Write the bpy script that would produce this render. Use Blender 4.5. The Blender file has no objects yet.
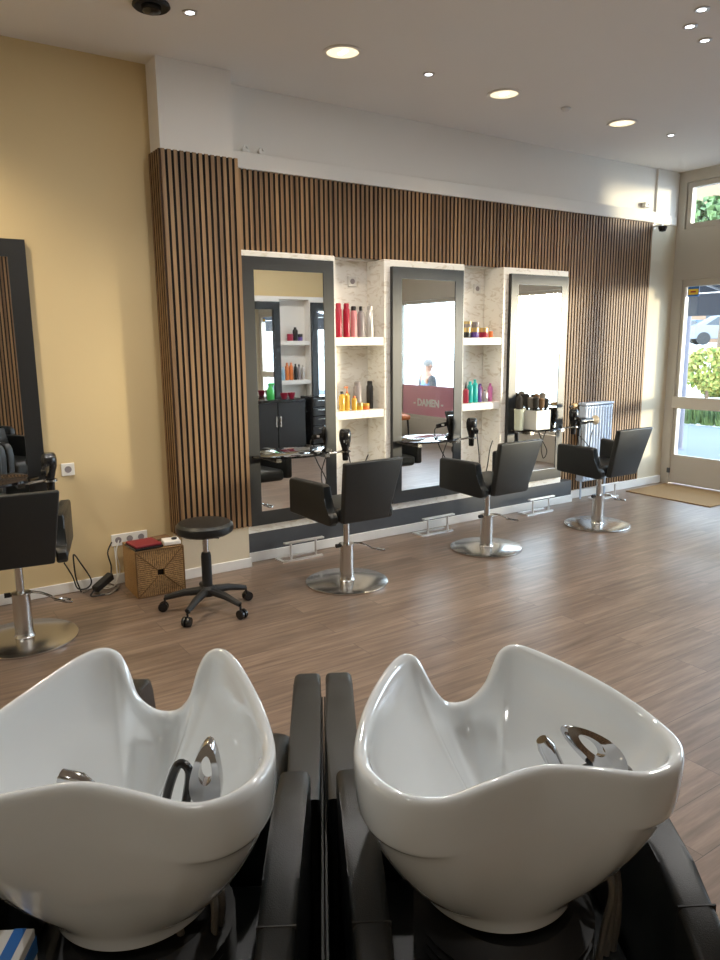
import bpy, bmesh, math, random
from mathutils import Vector, Matrix
random.seed(7)
C = bpy.context.scene.collection
PI = math.pi
sc = bpy.context.scene

# ------------------------------------------------------------------ materials
def nodes(name):
    m = bpy.data.materials.new(name); m.use_nodes = True
    nt = m.node_tree; b = nt.nodes['Principled BSDF']
    return m, nt, b
def mat(name, col, rough=.5, metal=0., coat=0., noise=0., scale=20., bump=0., bscale=200., spec=.5, emit=None, es=0., trans=0.):
    m, nt, b = nodes(name)
    b.inputs['Roughness'].default_value = rough
    b.inputs['Metallic'].default_value = metal
    b.inputs['Coat Weight'].default_value = coat
    b.inputs['Coat Roughness'].default_value = .05
    b.inputs['Specular IOR Level'].default_value = spec
    b.inputs['Transmission Weight'].default_value = trans
    tc = nt.nodes.new('ShaderNodeTexCoord')
    n = nt.nodes.new('ShaderNodeTexNoise'); n.inputs['Scale'].default_value = scale; n.inputs['Detail'].default_value = 4
    nt.links.new(tc.outputs['Object'], n.inputs['Vector'])
    r = nt.nodes.new('ShaderNodeMapRange')
    r.inputs['To Min'].default_value = 1 - noise; r.inputs['To Max'].default_value = 1 + noise
    nt.links.new(n.outputs['Fac'], r.inputs['Value'])
    mx = nt.nodes.new('ShaderNodeVectorMath'); mx.operation = 'SCALE'
    mx.inputs[0].default_value = col[:3]
    nt.links.new(r.outputs['Result'], mx.inputs['Scale'])
    nt.links.new(mx.outputs['Vector'], b.inputs['Base Color'])
    if bump:
        n2 = nt.nodes.new('ShaderNodeTexNoise'); n2.inputs['Scale'].default_value = bscale; n2.inputs['Detail'].default_value = 3
        nt.links.new(tc.outputs['Object'], n2.inputs['Vector'])
        bp = nt.nodes.new('ShaderNodeBump'); bp.inputs['Strength'].default_value = bump; bp.inputs['Distance'].default_value = .002
        nt.links.new(n2.outputs['Fac'], bp.inputs['Height']); nt.links.new(bp.outputs['Normal'], b.inputs['Normal'])
    if emit:
        b.inputs['Emission Color'].default_value = (*emit, 1); b.inputs['Emission Strength'].default_value = es
    return m

def mat_floor():
    m, nt, b = nodes('oak_vinyl_floor')
    N, L = nt.nodes.new, nt.links.new
    tc = N('ShaderNodeTexCoord')
    br = N('ShaderNodeTexBrick'); br.offset = .37; br.offset_frequency = 2
    br.inputs['Scale'].default_value = 1.; br.inputs['Brick Width'].default_value = 1.22; br.inputs['Row Height'].default_value = .18
    br.inputs['Mortar Size'].default_value = .0015; br.inputs['Mortar Smooth'].default_value = .3
    br.inputs['Color1'].default_value = (0, 0, 0, 1); br.inputs['Color2'].default_value = (1, 1, 1, 1); br.inputs['Mortar'].default_value = (.5, .5, .5, 1)
    L(tc.outputs['Object'], br.inputs['Vector'])
    mp = N('ShaderNodeMapping'); mp.inputs['Scale'].default_value = (1.1, 14, 1)
    L(tc.outputs['Object'], mp.inputs['Vector'])
    ad = N('ShaderNodeVectorMath'); ad.operation = 'ADD'
    L(mp.outputs['Vector'], ad.inputs[0])
    sc_ = N('ShaderNodeVectorMath'); sc_.operation = 'SCALE'; sc_.inputs['Scale'].default_value = 9.
    L(br.outputs['Color'], sc_.inputs[0]); L(sc_.outputs['Vector'], ad.inputs[1])
    n = N('ShaderNodeTexNoise'); n.inputs['Scale'].default_value = 2.2; n.inputs['Detail'].default_value = 7; n.inputs['Roughness'].default_value = .62
    L(ad.outputs['Vector'], n.inputs['Vector'])
    cr = N('ShaderNodeValToRGB')
    e = cr.color_ramp.elements
    e[0].position = .28; e[0].color = (.102, .068, .048, 1)
    e[1].position = .75; e[1].color = (.285, .208, .155, 1)
    e2 = cr.color_ramp.elements.new(.5); e2.color = (.180, .126, .092, 1)
    L(n.outputs['Fac'], cr.inputs['Fac'])
    mr = N('ShaderNodeMapRange'); mr.inputs['To Min'].default_value = .86; mr.inputs['To Max'].default_value = 1.12
    L(br.outputs['Color'], mr.inputs['Value'])
    vm = N('ShaderNodeVectorMath'); vm.operation = 'SCALE'
    L(cr.outputs['Color'], vm.inputs[0]); L(mr.outputs['Result'], vm.inputs['Scale'])
    mm = N('ShaderNodeMix'); mm.data_type = 'RGBA'
    L(br.outputs['Fac'], mm.inputs['Factor']); L(vm.outputs['Vector'], mm.inputs[6]); mm.inputs[7].default_value = (.06, .045, .035, 1)
    L(mm.outputs[2], b.inputs['Base Color'])
    b.inputs['Roughness'].default_value = .34
    b.inputs['Specular IOR Level'].default_value = .65
    bp = N('ShaderNodeBump'); bp.inputs['Strength'].default_value = .08; bp.inputs['Distance'].default_value = .002
    L(n.outputs['Fac'], bp.inputs['Height']); L(bp.outputs['Normal'], b.inputs['Normal'])
    return m

def mat_slat():
    m, nt, b = nodes('oak_slat')
    N, L = nt.nodes.new, nt.links.new
    tc = N('ShaderNodeTexCoord')
    mp = N('ShaderNodeMapping'); mp.inputs['Scale'].default_value = (25, 25, .6)
    L(tc.outputs['Object'], mp.inputs['Vector'])
    n = N('ShaderNodeTexNoise'); n.inputs['Scale'].default_value = 1.; n.inputs['Detail'].default_value = 6
    L(mp.outputs['Vector'], n.inputs['Vector'])
    cr = N('ShaderNodeValToRGB'); e = cr.color_ramp.elements
    e[0].position = .3; e[0].color = (.135, .071, .030, 1); e[1].position = .72; e[1].color = (.335, .20, .092, 1)
    L(n.outputs['Fac'], cr.inputs['Fac']); L(cr.outputs['Color'], b.inputs['Base Color'])
    b.inputs['Roughness'].default_value = .55
    return m

def mat_marble():
    m, nt, b = nodes('cream_marble')
    N, L = nt.nodes.new, nt.links.new
    tc = N('ShaderNodeTexCoord')
    mp = N('ShaderNodeMapping'); mp.inputs['Rotation'].default_value = (.4, .9, .3); mp.inputs['Scale'].default_value = (1, 1, 2.4)
    L(tc.outputs['Object'], mp.inputs['Vector'])
    n = N('ShaderNodeTexNoise'); n.inputs['Scale'].default_value = 9; n.inputs['Detail'].default_value = 6; n.inputs['Distortion'].default_value = 1.6
    L(mp.outputs['Vector'], n.inputs['Vector'])
    cr = N('ShaderNodeValToRGB'); e = cr.color_ramp.elements
    e[0].position = .34; e[0].color = (.70, .65, .57, 1); e[1].position = .47; e[1].color = (.88, .86, .81, 1)
    L(n.outputs['Fac'], cr.inputs['Fac']); L(cr.outputs['Color'], b.inputs['Base Color'])
    b.inputs['Roughness'].default_value = .3
    return m

def mat_glass():
    m, nt, b = nodes('window_glass')
    N, L = nt.nodes.new, nt.links.new
    out = nt.nodes['Material Output']
    tr = N('ShaderNodeBsdfTransparent'); tr.inputs['Color'].default_value = (.93, .96, .95, 1)
    gl = N('ShaderNodeBsdfGlossy'); gl.inputs['Roughness'].default_value = .02
    fr = N('ShaderNodeLayerWeight'); fr.inputs['Blend'].default_value = .5
    pw = N('ShaderNodeMath'); pw.operation = 'POWER'; pw.inputs[1].default_value = 4.
    sm = N('ShaderNodeMath'); sm.operation = 'MULTIPLY_ADD'; sm.inputs[1].default_value = .45; sm.inputs[2].default_value = .03
    L(fr.outputs['Facing'], pw.inputs[0]); L(pw.outputs['Value'], sm.inputs[0])
    mx = N('ShaderNodeMixShader')
    L(sm.outputs['Value'], mx.inputs['Fac']); L(tr.outputs['BSDF'], mx.inputs[1]); L(gl.outputs['BSDF'], mx.inputs[2])
    L(mx.outputs['Shader'], out.inputs['Surface'])
    return m

def mat_wicker(name, dr):
    m, nt, b = nodes(name)
    N, L = nt.nodes.new, nt.links.new
    tc = N('ShaderNodeTexCoord')
    ck = N('ShaderNodeTexWave'); ck.bands_direction = dr; ck.inputs['Scale'].default_value = 24; ck.inputs['Distortion'].default_value = 2.5; ck.inputs['Detail Scale'].default_value = 6
    L(tc.outputs['Object'], ck.inputs['Vector'])
    n = N('ShaderNodeTexNoise'); n.inputs['Scale'].default_value = 70; L(tc.outputs['Object'], n.inputs['Vector'])
    ad = N('ShaderNodeMath'); ad.operation = 'MULTIPLY_ADD'; ad.inputs[1].default_value = .6
    L(ck.outputs['Fac'], ad.inputs[0]); L(n.outputs['Fac'], ad.inputs[2])
    cr = N('ShaderNodeValToRGB'); e = cr.color_ramp.elements
    e[0].position = .35; e[0].color = (.09, .045, .015, 1); e[1].position = 1.05 if False else 1.0; e[1].color = (.40, .235, .09, 1)
    L(ad.outputs['Value'], cr.inputs['Fac']); L(cr.outputs['Color'], b.inputs['Base Color'])
    bp = N('ShaderNodeBump'); bp.inputs['Strength'].default_value = .8; bp.inputs['Distance'].default_value = .004
    L(ad.outputs['Value'], bp.inputs['Height']); L(bp.outputs['Normal'], b.inputs['Normal'])
    b.inputs['Roughness'].default_value = .7
    return m

def mat_leaf(name, c0, c1, scale=6):
    m, nt, b = nodes(name)
    N, L = nt.nodes.new, nt.links.new
    tc = N('ShaderNodeTexCoord')
    n = N('ShaderNodeTexNoise'); n.inputs['Scale'].default_value = scale; n.inputs['Detail'].default_value = 5
    L(tc.outputs['Object'], n.inputs['Vector'])
    cr = N('ShaderNodeValToRGB'); e = cr.color_ramp.elements
    e[0].position = .38; e[0].color = (*c0, 1); e[1].position = .62; e[1].color = (*c1, 1)
    L(n.outputs['Fac'], cr.inputs['Fac']); L(cr.outputs['Color'], b.inputs['Base Color'])
    b.inputs['Roughness'].default_value = .7
    return m

M = dict(
    floor=mat_floor(), slat=mat_slat(), marble=mat_marble(), glass=mat_glass(), wicker=mat_wicker('woven_seagrass_upright', 'X'), wicker_side=mat_wicker('woven_seagrass_level', 'Z'),
    yellow=mat('yellow_plaster', (.66, .52, .29), .75, noise=.03, scale=2, bump=.15, bscale=90),
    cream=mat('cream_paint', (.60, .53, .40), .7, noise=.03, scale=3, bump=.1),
    cream_dark=mat('dark_cream_paint', (.42, .38, .32), .75, noise=.03, scale=3),  # cream of the unseen front wall, darkened to cut bounce onto the basins
    white=mat('white_paint', (.80, .775, .73), .7, noise=.02, scale=3, bump=.08),
    ceiling=mat('ceiling_paint', (.80, .77, .73), .8, noise=.02, scale=1.5),
    skirt=mat('skirting_white', (.78, .77, .74), .45, noise=.02),
    wicker_dark=mat('seagrass_edge', (.16, .085, .03), .8, noise=.4, scale=120),
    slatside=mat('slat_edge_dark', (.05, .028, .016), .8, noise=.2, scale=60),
    backing=mat('slat_backing_felt', (.012, .011, .010), .95, noise=.2, scale=200),
    frame=mat('mirror_frame_dark', (.020, .021, .022), .36, noise=.08, scale=30, bump=.05, bscale=300),
    mirror=mat('mirror_silver', (.92, .93, .92), .012, metal=1.),
    plinth=mat('plinth_grey', (.065, .07, .078), .5, noise=.1, scale=30),
    vinyl=mat('black_vinyl', (.007, .009, .0095), .40, noise=.12, scale=60, bump=.25, bscale=500),
    vinyl_back=mat('black_vinyl_panel', (.015, .017, .017), .46, noise=.12, scale=60, bump=.25, bscale=500),
    steel=mat('brushed_steel', (.62, .61, .59), .22, metal=1., noise=.05, scale=120),
    satin=mat('satin_steel', (.78, .77, .75), .4, metal=.85, noise=.03),
    chrome=mat('polished_chrome', (.50, .50, .51), .09, metal=1.),
    ceramic=mat('white_ceramic', (.72, .765, .79), .10, coat=1., noise=.01),
    rubber=mat('black_rubber', (.012, .012, .012), .6, noise=.1),
    plastic=mat('black_gloss_plastic', (.012, .012, .013), .2, noise=.1),
    blackglass=mat('black_glass', (.010, .010, .011), .04, coat=.5),
    door=mat('door_greige', (.50, .465, .40), .45, noise=.04, scale=4),
    rail=mat('door_rail_pale', (.60, .56, .48), .4, noise=.03),
    whiteplastic=mat('white_plastic', (.78, .77, .73), .35, noise=.02),
    radiator=mat('radiator_white', (.50, .58, .70), .35, noise=.02),
    tan=mat('tan_wood', (.52, .34, .15), .5, noise=.15, scale=40),
    beige=mat('beige_plastic', (.66, .55, .38), .4, noise=.03),
    mat_=mat('coir_mat', (.27, .165, .07), .95, noise=.25, scale=180, bump=.8, bscale=300),
    red=mat('red_plastic', (.36, .006, .03), .3, noise=.05),
    folder=mat('red_folder', (.20, .010, .02), .5, noise=.08),
    pinkwhite=mat('rose_plastic', (.62, .25, .27), .35, noise=.05),
    greyb=mat('grey_bottle', (.28, .25, .26), .35, noise=.05),
    silver=mat('silver_can', (.62, .60, .58), .3, metal=.6, noise=.05),
    blackb=mat('black_bottle', (.015, .014, .014), .3, noise=.1),
    gold=mat('gold_oil', (.62, .38, .06), .2, noise=.1),
    goldlid=mat('gold_lid', (.60, .45, .20), .3, metal=.6, noise=.1),
    orange=mat('orange_plastic', (.70, .20, .05), .35, noise=.05),
    purple=mat('purple_plastic', (.13, .07, .30), .3, noise=.05),
    teal=mat('teal_plastic', (.02, .42, .40), .3, noise=.05),
    pink=mat('pink_plastic', (.62, .18, .42), .35, noise=.05),
    green=mat('green_plastic', (.06, .50, .10), .35, noise=.05),
    bluep=mat('blue_plastic', (.03, .16, .50), .35, noise=.05),
    skyb=mat('pale_blue_plastic', (.35, .55, .70), .35, noise=.05),
    maroon=mat('maroon_plastic', (.33, .02, .05), .3, noise=.05),
    paper=mat('white_card', (.74, .73, .70), .7, noise=.03),
    yellowlabel=mat('yellow_label', (.85, .60, .05), .6),
    film=mat('pink_window_film', (.80, .34, .44), .6, noise=.04, scale=4),
    lettering=mat('pale_lettering', (.92, .86, .86), .6),
    lampgold=mat('lamp_reflector', (.78, .66, .42), .35, metal=.3, emit=(1., .86, .60), es=.9),
    lampface=mat('lamp_bright', (.95, .93, .85), .5, emit=(1., .93, .78), es=6.),
    ledcold=mat('led_cool', (.9, .92, 1.), .5, emit=(.86, .92, 1.), es=9.),
    pave=mat('pavement', (.075, .09, .12), .85, noise=.12, scale=3),
    road=mat('pale_road', (.72, .70, .66), .9, noise=.05, scale=1),
    grass=mat_leaf('grass_green', (.018, .045, .008), (.075, .115, .025), 5),
    bush=mat_leaf('flowering_bush', (.10, .17, .025), (.36, .30, .08), 9),
    leaf=mat_leaf('tree_leaf', (.015, .045, .01), (.13, .21, .07), 4),
    bark=mat('bark', (.12, .08, .05), .9, noise=.3, scale=20),
    peach=mat('peach_render', (.22, .135, .085), .85, noise=.05, scale=.6),
    roof=mat('roof_slate', (.10, .10, .13), .8, noise=.15, scale=3),
    awning=mat('awning_fabric', (.022, .025, .034), .85, noise=.1, scale=8),
    carblue=mat('car_blue_grey', (.04, .075, .12), .35),
    carwhite=mat('car_white', (.16, .17, .19), .35),
    carglass=mat('car_glass', (.02, .03, .04), .1),
    skin=mat('skin', (.30, .16, .11), .6, noise=.04),
    hair=mat('grey_hair', (.16, .155, .15), .8, noise=.2, scale=60),
    shirt=mat('light_blue_shirt', (.12, .20, .34), .85, noise=.05),
    jacket=mat('charcoal_jacket', (.035, .035, .04), .85, noise=.1),
    trousers=mat('dark_trousers', (.05, .05, .07), .85, noise=.1),
    leather=mat('orange_leather', (.52, .16, .05), .45, noise=.1, bump=.2),
    hosegrey=mat('braided_hose', (.22, .20, .17), .45, metal=.3, noise=.2, scale=200),
    bristle=mat('dark_bristle', (.03, .026, .022), .9, noise=.4, scale=200),
    brownbrush=mat('brown_bristle', (.16, .09, .04), .8, noise=.4, scale=200),
    greybrush=mat('grey_bristle', (.20, .18, .15), .8, noise=.4, scale=200),
    olivewhite=mat('pale_celadon', (.62, .66, .52), .35, noise=.04),
    curtain=mat('tan_curtain', (.62, .50, .30), .9, noise=.08),
)

# ------------------------------------------------------------------ mesh helpers
class MB:
    def __init__(s): s.bm = bmesh.new()
    def hexa(s, p, bevel=0., seg=2):
        """p: 4 bottom + 4 top corners, counter-clockwise from above"""
        bm = s.bm
        v = [bm.verts.new(q) for q in p]
        fs = [bm.faces.new([v[i] for i in q]) for q in ((3, 2, 1, 0), (4, 5, 6, 7), (0, 1, 5, 4), (1, 2, 6, 5), (2, 3, 7, 6), (3, 0, 4, 7))]
        if bevel:
            es = list({e for f in fs for e in f.edges})
            bmesh.ops.bevel(bm, geom=es, offset=bevel, segments=seg, profile=.5, affect='EDGES', clamp_overlap=True)
        return s
    def box(s, x0, x1, y0, y1, z0, z1, bevel=0., seg=2):
        return s.hexa([(x0, y0, z0), (x1, y0, z0), (x1, y1, z0), (x0, y1, z0), (x0, y0, z1), (x1, y0, z1), (x1, y1, z1), (x0, y1, z1)], bevel, seg)
    def loft(s, rings, close=True, cap0=True, cap1=True):
        bm = s.bm
        vs = [[bm.verts.new(q) for q in r] for r in rings]
        n = len(rings[0]); rng = range(n) if close else range(n - 1)
        for a, b in zip(vs, vs[1:]):
            for i in rng:
                j = (i + 1) % n
                bm.faces.new((a[i], a[j], b[j], b[i]))
        if cap0: bm.faces.new(list(reversed(vs[0])))
        if cap1: bm.faces.new(vs[-1])
        return s
    def lathe(s, prof, n=24, c=(0, 0, 0), axis=(0, 0, 1), cap=True):
        ax = Vector(axis).normalized()
        q = Vector((0, 0, 1)).rotation_difference(ax)
        rings = []
        for r, z in prof:
            r = max(r, 1e-4)
            rings.append([Vector(c) + q @ Vector((r * math.cos(2 * PI * i / n), r * math.sin(2 * PI * i / n), z)) for i in range(n)])
        return s.loft(rings, True, cap, cap)
    def tube(s, pts, r, n=8, cap=True):
        pts = [Vector(p) for p in pts]
        rr = r if isinstance(r, (list, tuple)) else [r] * len(pts)
        t0 = (pts[1] - pts[0]).normalized()
        up = Vector((0, 0, 1)) if abs(t0.z) < .9 else Vector((1, 0, 0))
        a = t0.cross(up).normalized(); rings = []
        for i, p in enumerate(pts):
            t = (pts[min(i + 1, len(pts) - 1)] - pts[max(i - 1, 0)]).normalized()
            a = (a - t * a.dot(t)).normalized(); b = t.cross(a)
            rings.append([p + (a * math.cos(2 * PI * k / n) + b * math.sin(2 * PI * k / n)) * rr[i] for k in range(n)])
        return s.loft(rings, True, cap, cap)
    def prism(s, poly, a0, a1, axis='x', bevel=0., seg=2):
        """poly of (p,q); axis x: (a,p,q)  y: (p,a,q)  z: (p,q,a)"""
        f = {'x': lambda a, p, q: (a, p, q), 'y': lambda a, p, q: (p, a, q), 'z': lambda a, p, q: (p, q, a)}[axis]
        bm = s.bm
        v0 = [bm.verts.new(f(a0, p, q)) for p, q in poly]; v1 = [bm.verts.new(f(a1, p, q)) for p, q in poly]
        n = len(poly); fs = []
        for i in range(n):
            j = (i + 1) % n; fs.append(bm.faces.new((v0[i], v0[j], v1[j], v1[i])))
        e0 = bm.faces.new(list(reversed(v0))); e1 = bm.faces.new(v1)
        if bevel:
            es = list(set(e0.edges) | set(e1.edges))
            bmesh.ops.bevel(bm, geom=es, offset=bevel, segments=seg, profile=.5, affect='EDGES', clamp_overlap=True)
        return s
    def build(s, name, m, parent=None, smooth=35, loc=None, rot=None, sub=0):
        bmesh.ops.recalc_face_normals(s.bm, faces=s.bm.faces)
        me = bpy.data.meshes.new(name); s.bm.to_mesh(me); s.bm.free()
        me.materials.append(M[m] if isinstance(m, str) else m)
        if smooth:
            me.polygons.foreach_set('use_smooth', [True] * len(me.polygons))
            me.set_sharp_from_angle(angle=math.radians(smooth))
        o = bpy.data.objects.new(name, me); C.objects.link(o)
        if parent: o.parent = parent
        if loc: o.location = loc
        if rot: o.rotation_euler = rot
        if sub:
            md = o.modifiers.new('Subdivision', 'SUBSURF'); md.levels = sub; md.render_levels = sub
        return o

def smoothpath(pts, k=6):
    P = [Vector(p) for p in pts]; out = []
    for i in range(len(P) - 1):
        p0, p1, p2, p3 = P[max(i - 1, 0)], P[i], P[i + 1], P[min(i + 2, len(P) - 1)]
        for j in range(k):
            t = j / k
            out.append(.5 * ((2 * p1) + (p2 - p0) * t + (2 * p0 - 5 * p1 + 4 * p2 - p3) * t * t + (3 * p1 - p0 - 3 * p2 + p3) * t ** 3))
    out.append(P[-1]); return out

def thing(name, label, cat, loc=(0, 0, 0), rotz=0, group=None):
    o = bpy.data.objects.new(name, None); o.empty_display_size = .05; C.objects.link(o)
    o.location = loc; o.rotation_euler = (0, 0, rotz); o['label'] = label; o['category'] = cat
    if group: o['group'] = group
    return o
def tag(o, label, cat, group=None):
    o['label'] = label; o['category'] = cat
    if group: o['group'] = group
    return o
def struct(o): o['kind'] = 'structure'; return o
def dup(root, loc, rotz, label, group=None):
    r = root.copy(); C.objects.link(r); r.location = loc; r.rotation_euler = (0, 0, rotz); r['label'] = label
    if group: r['group'] = group
    for ch in list(root.children):
        c = ch.copy(); C.objects.link(c); c.parent = r
        for g in list(ch.children):
            d = g.copy(); C.objects.link(d); d.parent = c
    return r

# ------------------------------------------------------------------ room
ZC = 3.275; XD = 7.268; YB = -.52; XL = -2.6
Yy = 4.80; Yc = 4.606; Yw = 4.843; Ys = 4.805; Yb = 4.714
struct(MB().box(XL, XD + .15, YB, 5.1, -.06, 0).build('floor', 'floor', smooth=0))
struct(MB().box(XL, XD + .15, YB - .2, 5.1, ZC, ZC + .1).build('ceiling', 'ceiling', smooth=0))
struct(MB().box(XL, 1.64, Yy, Yy + .3, 0, ZC).build('wall_back', 'yellow', smooth=0))
# projecting pier: cream foot, white top, slat cladding in front
struct(MB().box(1.637, 2.123, Yc + .012, 5.0, 2.74, ZC).build('wall_pier', 'white', smooth=0))
struct(MB().box(1.635, 2.125, Yc + .012, 5.0, 0, 2.74).build('wall_pier_foot', 'cream', smooth=0))
# upper wall, niche back and right part
struct(MB().box(2.123, XD + .02, Yw, 5.1, 2.2, ZC).build('wall_upper', 'white', smooth=0))
struct(MB().box(2.123, 5.49, 4.955, 5.1, 0, 2.2).build('wall_niche_back', 'marble', smooth=0))
struct(MB().box(5.49, XD + .02, Yw, 5.1, 0, 2.2).build('wall_back_right', 'cream', smooth=0))
struct(MB().box(6.862, XD + .02, Yw - .02, Yw + .05, .075, 2.75).build('wall_corner', 'cream', smooth=0))
struct(MB().box(6.90, XD + .02, Yw - .02, Yw + .05, 2.75, ZC - .001).build('wall_corner_top', 'white', smooth=0))
struct(MB().box(2.123, 6.85, Ys - .015, Yw, 2.742, 2.85, .004).build('trim_ledge', 'white', smooth=0))
struct(MB().box(6.85, XD - .02, Ys + .005, Yw - .02, 2.742, 2.83, .004).build('trim_ledge_end', 'white', smooth=0))
struct(MB().box(XL, 4.0, YB - .2, YB, 0, ZC).build('wall_front', 'cream_dark', smooth=0))
struct(MB().box(4.0, XD + .15, YB - .2, YB, 0, ZC).build('wall_front_right', 'yellow', smooth=0))
struct(MB().box(XL - .15, XL, YB - .2, 5.1, 0, ZC).build('wall_left', 'cream', smooth=0))

def slats(name, x0, x1, z0, z1, y, side=None, pitch=.0405, w=.0235):
    """vertical timber slats on dark felt, face at y (towards -y)"""
    b = MB(); n = int(round((x1 - x0) / pitch)); p = (x1 - x0 - w) / (n - 1) if side else (x1 - x0) / n
    for i in range(n):
        a = x0 + i * p + (0 if side else (p - w) / 2)
        b.box(a, a + w, y, y + .016, z0, z1)
    if side:
        k = int(round((side - y) / pitch))
        for i in range(k):
            a = y + .012 + i * pitch
            b.box(x0 - .012, x0 + .002, a, min(a + w, side), z0, z1)
    o = struct(b.build(name, 'slat', smooth=0))
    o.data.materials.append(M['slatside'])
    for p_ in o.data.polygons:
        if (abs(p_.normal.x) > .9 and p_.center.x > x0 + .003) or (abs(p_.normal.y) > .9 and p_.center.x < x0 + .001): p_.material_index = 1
    b = MB().box(x0, x1, y + .010, y + .022, z0 + .002, z1 - .002)
    if side: b.box(x0 - .002, x0 + .01, y + .01, side, z0 + .002, z1 - .002)
    struct(b.build('slat_backing', 'backing', parent=o, smooth=0))
    return o
slats('wall_cladding_pier', 1.632, 2.14, .30, 2.75, Yc - .01, side=Yy - .004)
slats('wall_cladding_upper', 2.145, 5.495, 2.205, 2.742, Ys)
slats('wall_cladding_right', 5.495, 6.842, .085, 2.742, Ys)

# marble piers that carry the mirrors
def marble_pier(x0, x1):
    return struct(MB().box(x0, x1, Yb, 4.953, .27, 2.2, .006).build('wall_mirror_pier', 'marble', smooth=0))
for x0, x1 in ((2.146, 2.942), (3.386, 4.212), (4.658, 5.485)): marble_pier(x0, x1)
struct(MB().box(2.127, 5.66, Yb + .004, 4.953, .07, .215).build('wall_plinth', 'plinth', smooth=0))
struct(MB().box(2.127, 5.49, Yb - .002, 4.953, .215, .2699).build('trim_plinth_top', 'marble', smooth=0))
struct(MB().box(2.127, 5.665, Yb - .012, 4.953, 0, .07, .004).build('baseboard_mirrors', 'skirt', smooth=0))
struct(MB().box(XL, 1.637, Yy - .014, Yy, 0, .07, .004).build('baseboard_back', 'skirt', smooth=0))
struct(MB().box(1.625, 2.137, Yc - .004, Yc + .012, 0, .07, .004).build('baseboard_pier', 'skirt', smooth=0))
struct(MB().box(5.67, XD - .03, Ys - .012, Yw, 0, .08, .004).build('baseboard_right', 'skirt', smooth=0))

# ---------------------------------------------------------------- street wall: posts, fascia, sill, door, windows
b = MB()
b.box(XD, XD + .12, 4.735, 4.86, 0, ZC)                # corner post
b.box(XD, XD + .12, YB, 4.735, 2.20, 2.70)             # fascia band
b.box(XD, XD + .12, YB, 3.72, 2.70, ZC); b.box(XD, XD + .12, 3.72, 4.735, 3.165, ZC)              # head; unseen part over shop windows made solid to keep sun out
b.box(XD + .01, XD + .11, 3.58, 3.72, 0, 2.2)          # post beside door
b.box(XD + .01, XD + .11, 1.82, 1.96, 0, 2.2)
b.box(XD, XD + .12, YB, -.36, 0, 2.2)
b.box(XD, XD + .12, -.36, 3.58, 0, .36)                # low wall under windows
struct(b.build('wall_right', 'door', smooth=0))
def ring(bm, x0, x1, y0, y1, z0, z1, t, tz0=None):
    tz0 = tz0 or t
    bm.box(x0, x1, y0, y0 + t, z0, z1); bm.box(x0, x1, y1 - t, y1, z0, z1)
    bm.box(x0, x1, y0 + t, y1 - t, z0, z0 + tz0); bm.box(x0, x1, y0 + t, y1 - t, z1 - t, z1)
    return bm
def window(name, y0, y1, z0, z1, t=.045):
    f = struct(ring(MB(), XD + .02, XD + .09, y0, y1, z0, z1, t).build(name, 'door', smooth=0))
    struct(MB().box(XD + .05, XD + .056, y0 + t, y1 - t, z0 + t, z1 - t).build('pane', 'glass', parent=f, smooth=0))
    return f
window('window_1', 3.725, 4.73, 2.705, 3.16, .05)
window('window_2', 1.965, 3.575, .365, 2.195)
window('window_3', -.355, 1.815, .365, 2.195)
# the glazed door
d = struct(MB().box(XD + .012, XD + .05, 4.66, 4.712, .012, 2.185).box(XD + .012, XD + .05, 3.745, 3.80, .012, 2.185)
           .box(XD + .012, XD + .05, 3.80, 4.66, 2.115, 2.185).box(XD + .012, XD + .05, 3.80, 4.66, .012, .325).build('door_1', 'door', smooth=0))
struct(MB().box(XD + .028, XD + .034, 3.80, 4.66, .325, 2.115).build('pane', 'glass', parent=d, smooth=0))
o = MB().box(XD - .02, XD + .012, 3.79, 4.725, .835, .962, .006).build('push_rail', 'rail', parent=d, smooth=0)
o = MB().box(XD - .014, XD + .010, 4.655, 4.668, .33, 2.11).build('edge_strip', 'skirt', parent=d, smooth=0)
o = MB().box(XD - .02, XD + .0, 4.70, 4.732, 2.02, 2.075, .004).build('hinge', 'door', parent=d, smooth=0)
o = MB().box(XD - .02, XD + .0, 4.70, 4.732, .12, .175, .004).build('hinge', 'plinth', parent=d, smooth=0)
struct(MB().box(XD - .005, XD + .06, 4.713, 4.734, 0, 2.2).box(XD - .005, XD + .06, 3.722, 3.743, 0, 2.2).box(XD - .005, XD + .06, 3.743, 4.713, 2.187, 2.2).build('trim_door_frame', 'door', smooth=0))
# sticker on the door glass
st = thing('door_sticker', 'small blue and yellow sticker at the top corner of the door glass', 'sticker', (XD + .0225, 4.592, 2.062))
MB().box(-.001, .001, -.064, .064, -.05, .05).build('blue_border', 'bluep', st, smooth=0)
MB().box(-.002, -.0011, -.056, .056, -.032, .026).build('yellow_field', 'yellowlabel', st, smooth=0)
MB().box(-.003, -.0021, -.03, .03, -.01, .006).build('red_mark', 'red', st, smooth=0)
# pink film with lettering on window 3
wf = thing('window_film', 'pink film band with pale DAMEN lettering on the shop window, reflected in the middle mirror', 'window film', (XD + .06, .72, .41))
MB().box(0, .002, -1.03, 1.05, 0, .475).build('film', 'film', wf, smooth=0)
cu = bpy.data.curves.new('lettering', 'FONT'); cu.body = '- DAMEN -'; cu.size = .158; cu.extrude = .004; cu.offset = .0055; cu.align_x = 'CENTER'
tmp = bpy.data.objects.new('lettering_source', cu); C.objects.link(tmp)
lm = bpy.data.meshes.new_from_object(tmp.evaluated_get(bpy.context.evaluated_depsgraph_get()))
bpy.data.objects.remove(tmp); bpy.data.curves.remove(cu)
lm.materials.clear(); lm.materials.append(M['lettering'])
to = bpy.data.objects.new('lettering', lm); C.objects.link(to); to.parent = wf
to.matrix_local = Matrix(((0, 0, 1, .001), (1, 0, 0, -.375), (0, 1, 0, .150), (0, 0, 0, 1)))

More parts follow.
